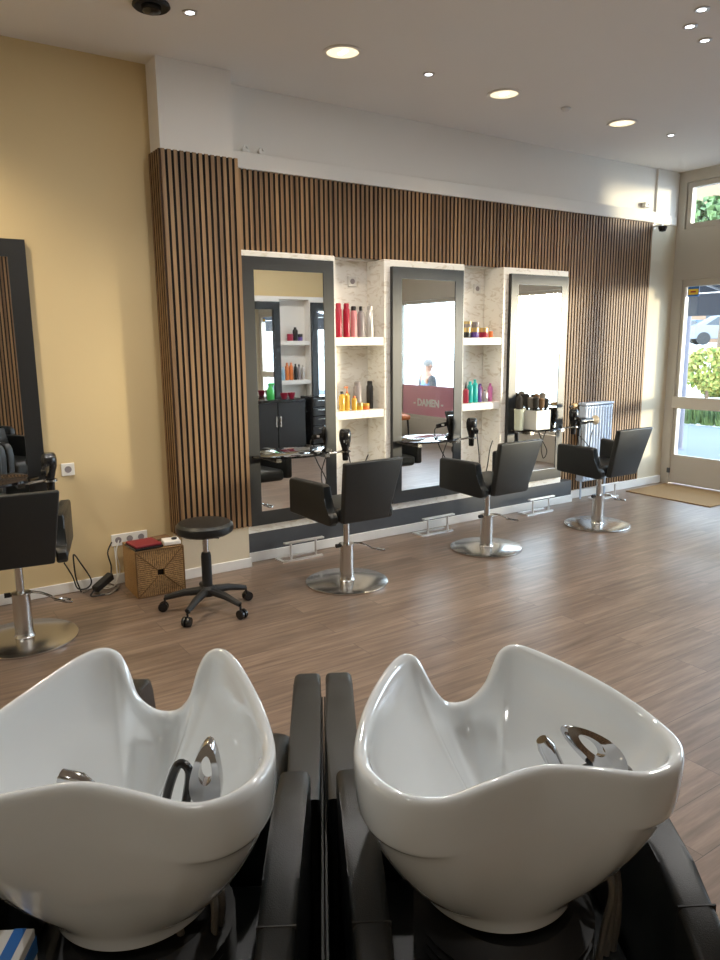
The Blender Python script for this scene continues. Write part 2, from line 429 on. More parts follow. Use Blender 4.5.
# ---------------------------------------------------------------- mirrors
def mirror(x0, x1, z0, z1, label, y=Yb, t=.088, th=.036, bot=.10):
    xc = (x0 + x1) / 2; w = (x1 - x0) / 2
    r = thing('framed_mirror', label, 'mirror', (xc, y, z0), group='tall framed mirrors of the styling stations')
    h = z1 - z0; bmm = MB()
    for q in ((-w, -w + t, 0, h), (w - t, w, 0, h), (-w + t, w - t, 0, bot), (-w + t, w - t, h - t, h)):
        bmm.box(q[0], q[1], -th - .002, -.002, q[2], q[3])
    bmm.build('frame', 'frame', r, smooth=0)
    MB().box(-w + t, w - t, -.033, -.004, bot, h - t).build('mirror_glass', 'mirror', r, smooth=0)
    return r
mirror(2.176, 2.906, .275, 2.158, 'tall dark framed mirror beside the slatted pier')
mirror(3.442, 4.168, .275, 2.146, 'tall dark framed mirror between the two shelf niches')
mirror(4.720, 5.450, .275, 2.146, 'tall dark framed mirror beside the radiator and slatted wall')
mirror(.115, .845, .48, 2.182, 'tall black framed mirror on the yellow wall', y=Yy, t=.10, bot=.10)

# ---------------------------------------------------------------- niche shelves and what stands on them
def shelf(x0, x1, zt, label):
    o = MB().box(0, x1 - x0, 0, .228, -.062, 0, .003).build('niche_shelf', 'marble', smooth=0)
    o.location = (x0, 4.719, zt); tag(o, label, 'shelf', 'marble shelves in the wall niches'); return o
shelf(2.945, 3.383, 1.612, 'upper marble shelf holding red bottles, beside the first mirror')
shelf(2.945, 3.383, 1.052, 'lower marble shelf holding golden oil bottles, beside the first mirror')
shelf(4.215, 4.655, 1.603, 'upper marble shelf holding gold lidded jars')
shelf(4.215, 4.655, 1.043, 'lower marble shelf holding teal and purple bottles')
def bottle(x, y, z, r, h, m, cap, label, group, kind='bottle', capm=None, sq=False):
    """kind bottle / can / pump / jar"""
    t = thing({'can': 'spray_can', 'jar': 'cream_jar', 'pump': 'pump_bottle', 'nozzle': 'nozzle_bottle'}.get(kind, 'bottle'), label,
              {'can': 'can', 'jar': 'jar'}.get(kind, 'bottle'), (x, y, z + .0005), group=group)
    n = 16
    if kind == 'jar':
        MB().lathe([(r * .96, 0), (r, .006), (r, h * .55), (r * .96, h * .56)], n).build('body', m, t)
        MB().lathe([(r * 1.03, h * .56), (r * 1.03, h * .97), (r * .98, h)], n).build('lid', capm, t)
    elif kind == 'can':
        MB().lathe([(r * .95, 0), (r, .008), (r, h * .80), (r * .75, h * .86)], n).build('body', m, t)
        MB().lathe([(r * .78, h * .86), (r * .78, h * .97), (r * .6, h)], n).build('cap', capm, t)
    elif kind == 'pump':
        MB().lathe([(r * .93, 0), (r, .008), (r, h * .62), (r * .5, h * .70), (r * .4, h * .72)], n).build('body', m, t)
        MB().lathe([(r * .42, h * .72), (r * .42, h * .78), (r * .15, h * .80), (r * .15, h * .93)], 12).box(-r * 1.1, r * .3, -r * .22, r * .22, h * .93, h).build('pump_head', capm, t)
    elif kind == 'nozzle':
        MB().lathe([(r * .93, 0), (r, .006), (r, h * .6), (r * .5, h * .68)], n).build('body', m, t)
        MB().lathe([(r * .52, h * .68), (r * .45, h * .76), (r * .12, h)], 12).build('nozzle', capm, t)
    else:
        MB().lathe([(r * .93, 0), (r, .008), (r, h * .74), (r * .8, h * .82), (r * .45, h * .86)], n).build('body', m, t)
        MB().lathe([(r * .5, h * .86), (r * .5, h * .985), (r * .4, h)], 12).build('cap', capm, t)
    return t
G1 = 'bottles on the upper shelf beside the first mirror'
bottle(3.020, 4.80, 1.612, .027, .255, 'red', 1, 'tall red bottle nearest the first mirror on the upper shelf', G1, 'can', 'red')
bottle(3.092, 4.80, 1.612, .027, .255, 'red', 1, 'tall red bottle standing beside the pink and grey can', G1, 'can', 'red')
bottle(3.158, 4.80, 1.612, .025, .235, 'pinkwhite', 1, 'rose pink can with a dark cap beside the red bottles', G1, 'can', 'blackb')
bottle(3.226, 4.80, 1.612, .028, .235, 'greyb', 1, 'grey bottle with a black cap on the upper shelf', G1, 'bottle', 'blackb')
bottle(3.310, 4.80, 1.612, .030, .240, 'silver', 1, 'silver grey spray can at the end of the upper shelf', G1, 'can', 'silver')
G2 = 'golden care products on the lower shelf beside the first mirror'
bottle(3.034, 4.79, 1.052, .024, .150, 'gold', 1, 'golden oil bottle with a black cap', G2, 'bottle', 'blackb')
bottle(3.088, 4.80, 1.052, .022, .185, 'gold', 1, 'tall golden pump bottle with a brown pump', G2, 'pump', 'orange')
bottle(3.140, 4.775, 1.052, .022, .11, 'gold', 1, 'short golden bottle with an orange cap', G2, 'bottle', 'orange')
bottle(3.190, 4.775, 1.052, .026, .055, 'gold', 1, 'low golden jar lying open beside the short bottle', G2, 'jar', 'goldlid')
bottle(3.250, 4.775, 1.052, .026, .048, 'orange', 1, 'small amber jar before the dark spray can', G2, 'jar', 'gold')
bottle(3.228, 4.86, 1.052, .034, .215, 'greyb', 1, 'tall taupe tube standing behind the golden jars', G2, 'can', 'greyb')
bottle(3.318, 4.82, 1.052, .027, .22, 'blackb', 1, 'tall black spray can at the end of the golden bottle shelf', G2, 'can', 'blackb')
G3 = 'gold lidded jars on the upper shelf'
bottle(4.318, 4.80, 1.603, .038, .085, 'blackb', 1, 'black jar with gold lid nearest the middle mirror, carrying a second jar', G3, 'jar', 'goldlid')
bottle(4.412, 4.80, 1.603, .038, .085, 'purple', 1, 'dark blue jar with gold lid, second along the shelf', G3, 'jar', 'goldlid')
bottle(4.518, 4.80, 1.603, .040, .085, 'maroon', 1, 'maroon jar with gold lid, third along the shelf', G3, 'jar', 'goldlid')
bottle(4.335, 4.805, 1.6895, .034, .052, 'greyb', 1, 'dull gold jar stacked on top of the black jar', G3, 'jar', 'goldlid')
bottle(4.425, 4.805, 1.6895, .034, .048, 'greyb', 1, 'dull grey jar stacked on top of the dark blue jar', G3, 'jar', 'greyb')
bottle(4.595, 4.79, 1.603, .018, .055, 'orange', 1, 'small orange jar at the end of the jar shelf', G3, 'jar', 'orange')
G4 = 'coloured bottles on the lower shelf'
bottle(4.315, 4.79, 1.043, .024, .185, 'maroon', 1, 'dark red bottle with a pointed black nozzle', G4, 'nozzle', 'blackb')
bottle(4.372, 4.80, 1.043, .026, .185, 'teal', 1, 'teal bottle standing beside the red nozzle bottle', G4, 'bottle', 'teal')
bottle(4.428, 4.80, 1.043, .026, .200, 'teal', 1, 'teal bottle standing beside the purple bottle', G4, 'bottle', 'teal')
bottle(4.482, 4.80, 1.043, .022, .150, 'purple', 1, 'slim purple bottle beside the teal bottles', G4, 'bottle', 'purple')
bottle(4.552, 4.80, 1.043, .026, .105, 'silver', 1, 'short silver grey bottle with a grey cap', G4, 'bottle', 'greyb')
bottle(4.612, 4.80, 1.043, .022, .160, 'pink', 1, 'pink bottle at the end of the lower shelf', G4, 'bottle', 'pink')
bottle(4.558, 4.875, 1.043, .026, .155, 'pink', 1, 'magenta capped bottle standing behind the short silver bottle', G4, 'bottle', 'purple')
def outlet(x, y, z, label, gang=1):
    t = thing('wall_outlet', label, 'outlet', (x, y, z))
    MB().box(-.04 * gang, .04 * gang, -.012, -.001, -.04, .04, .004).build('cover_plate', 'whiteplastic', t, smooth=0)
    for i in range(gang):
        c = (i - (gang - 1) / 2) * .076
        MB().lathe([(.021, 0), (.021, .002), (.018, .002), (.017, -.006)], 16, (c, -.0125, 0), (0, -1, 0)).build('socket', 'greyb', t)
    return t
outlet(3.245, 4.955, 2.045, 'white wall socket high in the niche above the red bottles')
outlet(4.568, 4.955, 2.03, 'white wall socket high in the niche above the gold lidded jars')
outlet(.982, Yy, .805, 'white wall socket beside the black mirror on the yellow wall')
outlet(1.335, Yy, .30, 'triple white socket low on the yellow wall behind the basket', 3)

# ---------------------------------------------------------------- styling shelves with dryer rings, hair dryers
def styling_shelf(xc, y, z, label):
    t = thing('styling_shelf', label, 'shelf', (xc, y, z), group='black glass shelves under the mirrors')
    poly = [(-.34, 0)]
    for i in range(17):
        a = i / 16; poly.append((-.34 + .66 * a, -.02 - .20 * math.sin(PI * min(1, a * 1.02)) ** .7))
    poly.append((.32, 0))
    MB().prism(poly, 0, .014, 'z', .003).build('glass_top', 'blackglass', t)
    MB().tube(smoothpath([(.18, -.08, -.010), (.27, -.10, -.008), (.325, -.115, .0)], 4), .009).lathe([(.036, -.006), (.043, -.006), (.043, .006), (.036, .006), (.036, -.006)], 20, (.366, -.122, 0), cap=False).build('dryer_ring', 'steel', t)
    for bx_ in (-.20, .20): MB().box(bx_ - .02, bx_ + .02, -.14, -.001, -.03, -.001).build('bracket', 'steel', t, smooth=0)
    return t
def dryer(x, y, z, rot, label, cord=True):
    t = thing('hair_dryer', label, 'hair dryer', (x, y, z), rot, 'hair dryers hanging in the shelf rings')
    MB().lathe([(.018, -.10), (.022, -.095), (.024, -.02), (.034, .02), (.044, .055), (.046, .095), (.040, .125), (.030, .137), (.0, .139)], 20).build('barrel', 'plastic', t)
    MB().hexa([(.03, -.018, .085), (.035, -.018, .045), (.035, .018, .045), (.03, .018, .085), (.145, -.015, .052), (.14, -.015, .016), (.14, .015, .016), (.145, .015, .052)], .006).build('handle', 'plastic', t)
    MB().lathe([(.040, 0), (.042, .004), (.040, .008)], 20, (0, 0, .112)).build('silver_band', 'chrome', t)
    MB().box(.060, .085, -.0185, -.0165, .045, .062).build('switch', 'whiteplastic', t, smooth=0)
    if cord:
        MB().tube(smoothpath([(.143, 0, .03), (.16, .0, -.02), (.12, .03, -.16), (.06, .06, -.30), (.10, .08, -.38), (.13, .10, -.26), (.10, .13, -.12), (.08, .16, -.05)], 6), .0045, 6).build('cord', 'rubber', t)
    return t
SH = .775
for xc, w, lab in ((2.541, 'first', 'black glass shelf under the mirror beside the slatted pier'), (3.805, 'second', 'black glass shelf under the middle mirror'),
                   (5.085, 'third', 'black glass shelf carrying the brush pot'), ):
    styling_shelf(xc, Yb - .04, SH, lab)
styling_shelf(.48, Yy - .04, SH, 'black glass shelf under the mirror on the yellow wall')
dryer(2.541 + .366, Yb - .162, SH + .03, -2.0, 'black hair dryer hanging beside the first mirror above the nearest mirror wall chair')
dryer(3.805 + .366, Yb - .162, SH + .03, -2.0, 'black hair dryer hanging beside the middle mirror')
dryer(.48 + .366, Yy - .162, SH + .03, -2.0, 'black hair dryer hanging at the black mirror on the yellow wall', cord=False)
d3 = dryer(5.085 + .366, Yb - .162, SH + .03, -2.0, 'black hair dryer hanging before the radiator', cord=True)
# second dryer with a pale diffuser at the radiator
t = thing('diffuser_dryer', 'black hair dryer with a beige diffuser disc pointing at the radiator', 'hair dryer', (5.56, Yb - .16, .79), -.05)
MB().lathe([(.0, -.06), (.03, -.055), (.036, -.02), (.034, .05), (.026, .10), (.024, .15)], 16, (0, 0, .03), (1, 0, 0)).build('barrel', 'plastic', t)
MB().lathe([(.02, .15), (.026, .165), (.044, .185), (.046, .20), (.0, .202)], 20, (0, 0, .03), (1, 0, 0)).build('diffuser', 'beige', t)
MB().tube([(-.02, 0, .02), (-.03, 0, -.05), (-.035, -.005, -.11)], [.018, .016, .014], 10).build('handle', 'plastic', t)
MB().tube(smoothpath([(-.035, -.005, -.11), (-.03, -.02, -.2), (.06, -.02, -.36), (.14, 0, -.25), (.05, .05, -.12)], 6), .0045, 6).build('cord', 'rubber', t)
t = thing('wooden_brush', 'tan wooden brush resting on the hanging dryer by the radiator', 'brush', (5.43, 4.552, .952), .4)
MB().lathe([(.014, 0), (.020, .01), (.020, .085), (.014, .10)], 12, (0, 0, .02), (1, 0, 0)).build('wooden_head', 'tan', t)
MB().tube([(0, 0, .02), (-.10, 0, .015)], [.009, .007], 8).build('handle', 'bristle', t)

# brush pot, cup and brushes on the third shelf
t = thing('square_pot', 'white square pot full of round brushes on the glass shelf', 'pot', (4.94, 4.548, SH + .0148))
b = MB(); w = .088
for q in ((-w, w, -w, -w + .006), (-w, w, w - .006, w), (-w, -w + .006, -w + .006, w - .006), (w - .006, w, -w + .006, w - .006)):
    b.box(q[0], q[1], q[2], q[3], 0, .175)
b.box(-w, w, -w, w, 0, .006)
for i in range(4):
    for j in range(5): b.box(-.055 + i * .035, -.045 + i * .035, -w - .001, -w, .04 + j * .024, .05 + j * .024)
b.build('pot', 'whiteplastic', t, smooth=0)
o = MB().lathe([(.036, 0), (.040, .005), (.046, .19), (.042, .19), (.037, .01), (.0, .008)], 20).build('tall_cup', 'olivewhite')
o.location = (4.765, 4.585, SH + .0148); tag(o, 'pale green tall cup standing beside the white square pot', 'cup')
def brush(x, y, z, tilt, az, m, label, r=.024, L=.25, hm='bristle'):
    t = thing('round_brush', label, 'brush', (x, y, z), group='round brushes standing in the white pot')
    q = Vector((math.sin(tilt) * math.cos(az), math.sin(tilt) * math.sin(az), math.cos(tilt)))
    MB().lathe([(.006, 0), (.009, .03), (.009, L * .5), (.012, L * .54)], 10, (0, 0, 0), q).build('handle', hm, t)
    MB().lathe([(.012, L * .54), (.012, .178), (r, .19), (r * 1.05, L * .80), (r, L * .96), (.008, L)], 14, (0, 0, 0), q).build('bristle_head', m, t)
    return t
zz = SH + .025
BR = [(4.893, 4.505, .05, 3.5, 'bristle', 'dark round brush at the near corner of the white pot', .025, .29, 'tan'),
      (4.935, 4.495, .04, 4.6, 'brownbrush', 'brown round brush at the front of the white pot', .027, .275, 'tan'),
      (4.985, 4.495, .06, 5.2, 'bristle', 'black round brush at the front right of the white pot', .024, .27, 'bristle'),
      (4.89, 4.55, .07, 3.0, 'greybrush', 'grey round brush leaning towards the pale cup', .028, .285, 'bristle'),
      (4.94, 4.55, .0, 0, 'brownbrush', 'tallest brown round brush in the middle of the white pot', .028, .31, 'bristle'),
      (4.972, 4.548, .17, .1, 'greybrush', 'grey round brush leaning out towards the radiator', .029, .32, 'bristle'),
      (4.90, 4.60, .08, 2.2, 'bristle', 'dark round brush at the back of the white pot by the cup', .026, .31, 'bristle'),
      (4.97, 4.605, .06, 1.2, 'bristle', 'dark round brush at the back of the white pot by the mirror', .026, .30, 'bristle')]
for x, y, ti, az, m, lab, r, L, hm in BR: brush(x, y, zz, ti, az, m, lab, r, L, hm)
t = thing('round_brush', 'dark round brush standing in the pale green cup', 'brush', (4.762, 4.585, zz), group='round brushes standing in cups')
MB().lathe([(.006, 0), (.009, .15)], 10).build('handle', 'tan', t)
MB().lathe([(.012, .15), (.028, .17), (.030, .23), (.026, .285), (.01, .30)], 14).build('bristle_head', 'bristle', t)
o = MB().lathe([(.026, 0), (.028, .004), (.028, .075), (.0, .078)], 16).build('black_tin', 'blackb'); o.location = (5.10, 4.56, SH + .0148)
tag(o, 'small black tin beside the white square pot', 'tin')

# ---------------------------------------------------------------- styling chairs
def rrect(w, d, r, n=5):
    out = []
    for cx, cy, a0 in ((w - r, d - r, 0), (-w + r, d - r, 90), (-w + r, -d + r, 180), (w - r, -d + r, 270)):
        for i in range(n + 1):
            a = math.radians(a0 + 90 * i / n); out.append((cx + r * math.cos(a), cy + r * math.sin(a)))
    return out
def make_chair(label):
    t = thing('styling_chair', label, 'chair', group='black styling chairs at the mirrors')
    MB().lathe([(.272, 0), (.275, .004), (.275, .012), (.268, .016), (.09, .022), (.0, .022)], 64).build('base_disc', 'steel', t)
    MB().lathe([(.056, .022), (.050, .03), (.047, .05), (.047, .255), (.052, .257), (.052, .268), (.030, .270)], 28).build('column', 'steel', t)
    MB().lathe([(.021, .27), (.021, .455)], 18).build('gas_rod', 'steel', t)
    MB().tube(smoothpath([(.05, 0, .262), (.10, -.03, .258), (.15, -.05, .235)], 5) + smoothpath([(.165, -.06, .222), (.20, -.02, .205), (.245, -.05, .20), (.235, -.10, .205), (.16, -.075, .226)], 5), .007, 8).build('pump_lever', 'chrome', t)
    MB().lathe([(.014, 0), (.014, .03)], 10, (-.05, 0, .262), (-1, 0, 0)).build('lock_knob', 'rubber', t)
    MB().box(-.10, .10, -.10, .10, .452, .466, .003).build('seat_plate', 'steel', t, smooth=0)
    MB().hexa([(-.18, -.19, .466), (.18, -.19, .466), (.235, .215, .466), (-.235, .215, .466), (-.18, -.19, .56), (.18, -.19, .56), (.235, .215, .56), (-.235, .215, .56)], .03, 4).build('seat', 'vinyl', t)
    # back panel, wider at the top, leaning back
    b = MB()
    b.hexa([(-.172, -.242, .468), (.172, -.242, .468), (.172, -.190, .468), (-.172, -.190, .468),
            (-.216, -.345, .868), (.216, -.345, .868), (.216, -.300, .868), (-.216, -.300, .868)], .012, 3)
    b.build('backrest', 'vinyl_back', t)
    for s in (-1, 1):
        xi, xo = .182 * s, .240 * s
        poly = [(.20, .482), (.21, .497), (.21, .700), (.195, .713), (-.09, .705), (-.115, .693), (-.125, .62), (-.135, .565), (-.155, .538), (-.185, .528), (-.200, .51), (-.200, .475), (-.185, .455), (-.15, .450)]
        am = MB().prism(poly, min(xi, xo), max(xi, xo), 'x', .012, 3).build('armrest', 'vinyl', t)
        for vv in am.data.vertices: vv.co.x += s * .22 * max(0, vv.co.y + .10)
    return t
ch = make_chair('black styling chair at the mirror beside the slatted pier')
ch.location = (2.509, 3.93, 0); ch.rotation_euler = (0, 0, 0.0)
dup(ch, (3.825, 3.985, 0), 0.02, 'black styling chair before the middle mirror')
dup(ch, (5.10, 3.955, 0), 0.0, 'black styling chair before the radiator and brush pot')
dup(ch, (.553, 4.14, 0), -.12, 'black styling chair at the mirror on the yellow wall')

# footrests
def footrest(x, y, rot, label):
    t = thing('footrest', label, 'footrest', (x, y, 0), rot, 'steel footrests on the floor below the mirrors')
    MB().box(-.17, .15, -.065, -.045, 0, .012).box(-.19, -.165, -.065, .06, 0, .010).box(-.17, .15, .05, .07, 0, .008).build('floor_bar', 'satin', t, smooth=0)
    for x_ in (-.115, .095): MB().lathe([(.009, .012), (.009, .135)], 10, (x_, -.054, 0)).build('post', 'satin', t)
    MB().box(-.17, .16, -.072, -.038, .135, .149, .003).build('top_bar', 'satin', t, smooth=0)
    return t
footrest(2.545, 4.615, 0, 'steel footrest on the floor by the slatted pier')
footrest(3.82, 4.60, 0, 'steel footrest on the floor below the middle mirror')
footrest(5.06, 4.605, 0, 'steel footrest below the mirror with the brush pot')
footrest(6.10, 4.66, 0, 'steel footrest below the radiator')

# ---------------------------------------------------------------- rolling stool
t = thing('rolling_stool', 'black round rolling stool on a five star base beside the basket', 'stool', (1.548, 3.975, 0))
MB().lathe([(.150, .482), (.163, .490), (.169, .507), (.166, .530), (.150, .545), (.10, .551), (0, .552)], 40).build('seat', 'vinyl', t)
MB().lathe([(.055, .458), (.055, .472), (.14, .476), (.14, .483)], 24).build('seat_plate', 'rubber', t)
MB().lathe([(.017, .36), (.017, .459)], 16).build('gas_rod', 'chrome', t)
MB().lathe([(.030, .12), (.030, .34), (.026, .36), (.018, .362)], 20).build('column', 'rubber', t)
MB().tube([(.02, 0, .448), (.075, -.03, .443)], .006, 8).build('lever', 'chrome', t)
MB().lathe([(.042, .095), (.050, .10), (.050, .14), (.036, .155)], 20).build('hub', 'rubber', t)
for k in range(5):
    a = math.radians(5 + 72 * k)
    ca, sa = math.cos(a), math.sin(a)
    leg = MB().tube([(.03 * ca, .03 * sa, .125), (.14 * ca, .14 * sa, .115), (.255 * ca, .255 * sa, .085)], [.026, .022, .016], 10).build('leg', 'rubber', t)
    cs = MB()
    off = .012
    for s in (-1, 1):
        cs.lathe([(.012, -.009), (.028, -.008), (.029, 0), (.028, .008), (.012, .009)], 18, (.268 * ca - sa * .014 * s, .268 * sa + ca * .014 * s, .029), (-sa, ca, 0))
    cs.lathe([(.007, .03), (.007, .085)], 8, (.258 * ca, .258 * sa, 0))
    cs.build('caster', 'plastic', leg)

# ---------------------------------------------------------------- basket and things on it
BK = thing('woven_basket', 'brown woven seagrass box basket beside the stool', 'basket', (1.412, 4.555, 0), -.02)
b = MB(); w = .152; d_ = .152; h = .303
hh = .022
def pyr(bm, cx, cz, W, H, y, dep, hole):
    # square front face with a raised four-part weave around a square handle hole
    o_ = [(cx - W, y, cz - H), (cx + W, y, cz - H), (cx + W, y, cz + H), (cx - W, y, cz + H)]
    i_ = [(cx - hole, y - dep, cz - hole), (cx + hole, y - dep, cz - hole), (cx + hole, y - dep, cz + hole), (cx - hole, y - dep, cz + hole)]
    k_ = [(p[0], y + .02, p[2]) for p in i_]
    V = [[bm.bm.verts.new(q) for q in L] for L in (o_, i_, k_)]
    for A, B in ((V[0], V[1]), (V[1], V[2])):
        for i in range(4): bm.bm.faces.new((A[i], A[(i + 1) % 4], B[(i + 1) % 4], B[i]))
pyr(b, 0, h / 2, w, h / 2, -d_, .006, hh)
b.loft([[(-w, -d_, 0), (-w, d_, 0), (w, d_, 0), (w, -d_, 0)], [(-w, -d_, h), (-w, d_, h), (w, d_, h), (w, -d_, h)]], close=False, cap0=True, cap1=True)
bo = b.build('woven_body', 'wicker', BK, smooth=0)
bo.data.materials.append(M['wicker_side'])
for p_ in bo.data.polygons:
    c_ = p_.center
    if p_.normal.y < -.5 and abs(c_.x) > abs(c_.z - h / 2): p_.material_index = 1
MB().box(-hh, hh, -d_ + .0195, -d_ + .022, h / 2 - hh, h / 2 + hh).build('hole_shade_plate', 'rubber', BK, smooth=0)  # black plate stands in for the shade inside the hole
b = MB()
for sx in (-1, 1): b.tube([(sx * w, -d_, .004), (sx * w, -d_, h)], .005, 6)
b.tube([(-w, -d_, h), (w, -d_, h)], .005, 6); b.tube([(-w, -d_, .005), (w, -d_, .005)], .005, 6)
b.tube([(-w, -d_, h), (-hh, -d_ - .006, h / 2 + hh)], .004, 6); b.tube([(w, -d_, h), (hh, -d_ - .006, h / 2 + hh)], .004, 6)
b.tube([(-w, -d_, .004), (-hh, -d_ - .006, h / 2 - hh)], .004, 6); b.tube([(w, -d_, .004), (hh, -d_ - .006, h / 2 - hh)], .004, 6)
b.build('braided_edge', 'wicker_dark', BK)
t = thing('red_folder', 'red folder lying on a black tablet on the woven basket', 'folder', (1.345, 4.50, h + .0205), .08)
MB().box(-.085, .085, -.075, .10, 0, .012, .003).build('cover', 'folder', t, smooth=0)
o = MB().box(-.092, .092, -.088, .105, 0, .014, .004).build('black_tablet', 'plastic', smooth=0)
o.location = (1.343, 4.50, h + .0055); o.rotation_euler = (0, 0, .08); tag(o, 'black tablet under the red folder on the basket', 'tablet')
t = thing('white_dispenser', 'white tape dispenser with a black knob on the basket corner', 'dispenser', (1.51, 4.485, h + .0055), -.15)
MB().box(-.052, .055, -.06, .05, 0, .026, .006).build('case', 'paper', t, smooth=0)
MB().lathe([(.018, 0), (.018, .008), (.0, .009)], 16, (.022, -.01, .026)).build('knob', 'rubber', t)
o = MB().box(-.06, .05, -.04, .05, 0, .014, .003).build('dark_notebook', 'brownbrush', smooth=0); o.location = (1.50, 4.62, h + .0055); o.rotation_euler = (0, 0, .1)
tag(o, 'dark brown notebook at the back corner of the basket', 'notebook')
# leads on the floor by the yellow wall
t = thing('power_adapter', 'black power adapter with leads between the chair and the basket', 'adapter', (1.10, 4.665, 0), .5)
MB().hexa([(-.05, -.025, .02), (.09, -.025, .07), (.09, .025, .07), (-.05, .025, .02), (-.06, -.025, .06), (.08, -.025, .115), (.08, .025, .115), (-.06, .025, .06)], .006).build('case', 'rubber', t, smooth=0)
MB().tube(smoothpath([(.085, 0, .09), (.11, .02, .15), (.10, .03, .24), (.14, .03, .30)], 6), .005, 6).tube(smoothpath([(-.055, 0, .04), (-.09, .0, .008), (-.03, -.05, .006), (.08, -.05, .006)], 6), .005, 6).build('lead', 'rubber', t)
o = MB().tube(smoothpath([(1.262, 4.786, .30), (1.235, 4.77, .22), (1.25, 4.765, .10), (1.20, 4.75, .012), (1.12, 4.765, .008), (1.16, 4.715, .007), (1.215, 4.72, .05), (1.228, 4.775, .26)], 8), .004, 6).build('white_lead', 'whiteplastic')
tag(o, 'pale cable plugged into the triple socket behind the basket', 'cable')
o = MB().tube(smoothpath([(.90, 4.74, .22), (.945, 4.745, .12), (.97, 4.74, .035), (1.03, 4.735, .03), (1.055, 4.735, .08), (1.0, 4.745, .20), (.965, 4.75, .26), (.96, 4.745, .20), (.965, 4.74, .10), (.985, 4.72, .012)], 8), .005, 6).build('looped_cable', 'rubber')
tag(o, 'looped black cord hanging behind the chair at the yellow wall', 'cord')
o = MB().tube(smoothpath([(1.06, 4.70, .006), (1.12, 4.60, .006), (1.20, 4.66, .02), (1.225, 4.74, .012)], 8), .006, 6).tube(smoothpath([(1.0, 4.73, .006), (1.06, 4.755, .012), (1.16, 4.735, .03), (1.21, 4.70, .006)], 8), .005, 6).build('floor_cable', 'hosegrey')
tag(o, 'grey cable tangle on the floor behind the basket', 'cable')

# ---------------------------------------------------------------- radiator, mat, camera, ceiling fittings
t = thing('column_radiator', 'pale blue white column radiator on the slatted wall', 'radiator', (5.80, 4.742, .15))
b = MB(); n = 10; W = .42
for i in range(n):
    x = .02 + i * (W - .04) / (n - 1)
    b.box(x - .016, x + .016, -.045, .045, .03, .79, .012, 3)
b.build('columns', 'radiator', t)
MB().tube([(.0, -.028, .05), (W, -.028, .05)], .014, 10).tube([(.0, -.028, .77), (W, -.028, .77)], .014, 10).tube([(.0, .028, .05), (W, .028, .05)], .014, 10).tube([(.0, .028, .77), (W, .028, .77)], .014, 10).build('header_pipe', 'radiator', t)
MB().box(-.004, W + .004, -.05, .05, .795, .815, .004).build('top_grille', 'radiator', t, smooth=0)
for x_ in (.03, W - .02): MB().tube([(x_, 0, .04), (x_, 0, -.15)], .010, 8).build('supply_pipe', 'radiator', t)
MB().lathe([(.018, 0), (.022, .01), (.022, .05), (.015, .06)], 14, (W + .004, 0, .06), (1, 0, 0)).build('valve', 'whiteplastic', t)
o = MB().box(-.36, .34, -.48, .46, 0, .010, .003).build('door_mat', 'mat_', smooth=0); o.location = (6.86, 4.24, .0005)
tag(o, 'brown coir door mat in front of the glazed door', 'mat')
t = thing('security_camera', 'small black dome camera at the end of the white ledge', 'camera', (6.875, 4.72, 2.69))
MB().lathe([(.0, -.045), (.03, -.038), (.042, -.01), (.045, .0), (.045, .012), (.0, .013)], 20).build('dome', 'plastic', t)
MB().box(-.012, .012, .0, .095, .013, .03).lathe([(.03, .0), (.03, .012)], 16, (0, .092, .022), (0, 1, 0)).build('bracket', 'whiteplastic', t, smooth=0)
t = thing('motion_sensor', 'small white sensor above the end of the slatted wall', 'sensor', (6.72, Yw, 2.90))
MB().box(-.05, .05, -.05, -.001, -.02, .03, .01, 3).build('case', 'whiteplastic', t)
MB().lathe([(.012, 0), (.0, .01)], 12, (.0, -.0505, .004), (0, -1, 0)).build('lens', 'greyb', t)
for x, lab in ((2.30, 'small white clip on the ledge nearest the white pier'), (2.42, 'small white cable saddle on the ledge beside the clip')):
    t = thing('ledge_clip', lab, 'clip', (x, 4.81, 2.8505), .2)
    MB().box(-.03, .03, -.015, .015, 0, .02, .004).build('clip_foot', 'whiteplastic', t, smooth=0)
    MB().tube(smoothpath([(-.02, 0, .02), (-.01, 0, .04), (.01, 0, .04), (.02, 0, .02)], 4), .007, 8).build('loop', 'whiteplastic', t)

def downlight(x, y, label):
    t = thing('recessed_downlight', label, 'ceiling light', (x, y, ZC), group='large round recessed ceiling lights')
    MB().lathe([(.098, -.001), (.118, -.001), (.120, -.006), (.112, -.010), (.098, -.008)], 40, cap=False).build('trim_ring', 'white', t)
    MB().lathe([(.098, -.0012), (.09, -.0015), (.052, -.0018), (.0, -.002)], 40, cap=False).build('reflector', 'lampgold', t)
    MB().box(-.012, .016, -.035, .035, -.006, -.002, .001).build('lamp_tube', 'lampface', t, smooth=0)
    return t
for x, y, lab in ((2.563, 3.984, 'large round ceiling light nearest the white pier'), (3.922, 4.012, 'large round ceiling light in the middle of the row of three'), (5.228, 4.015, 'large round ceiling light nearest the door')):
    downlight(x, y, lab)
def spot(x, y, label):
    t = thing('small_spotlight', label, 'ceiling light', (x, y, ZC), group='small bright ceiling spots')
    MB().lathe([(.022, -.001), (.040, -.001), (.040, -.005), (.030, -.008), (.022, -.005)], 24, cap=False).build('trim_ring', 'silver', t)
    MB().lathe([(.024, -.003), (.0, -.0045)], 20, cap=False).build('led', 'ledcold', t)
for x, y, lab in ((1.605, 3.96, 'small ceiling spot beside the black speaker'), (3.228, 3.992, 'small ceiling spot between the first two large lights'),
                  (5.88, 4.015, 'small ceiling spot nearest the door'), (3.845, 2.492, 'uppermost spot of the cluster of three in the upper right corner'),
                  (3.987, 2.648, 'leftmost spot of the cluster of three in the upper right corner'), (4.239, 2.714, 'lowest spot of the cluster of three in the upper right corner')):
    spot(x, y, lab)
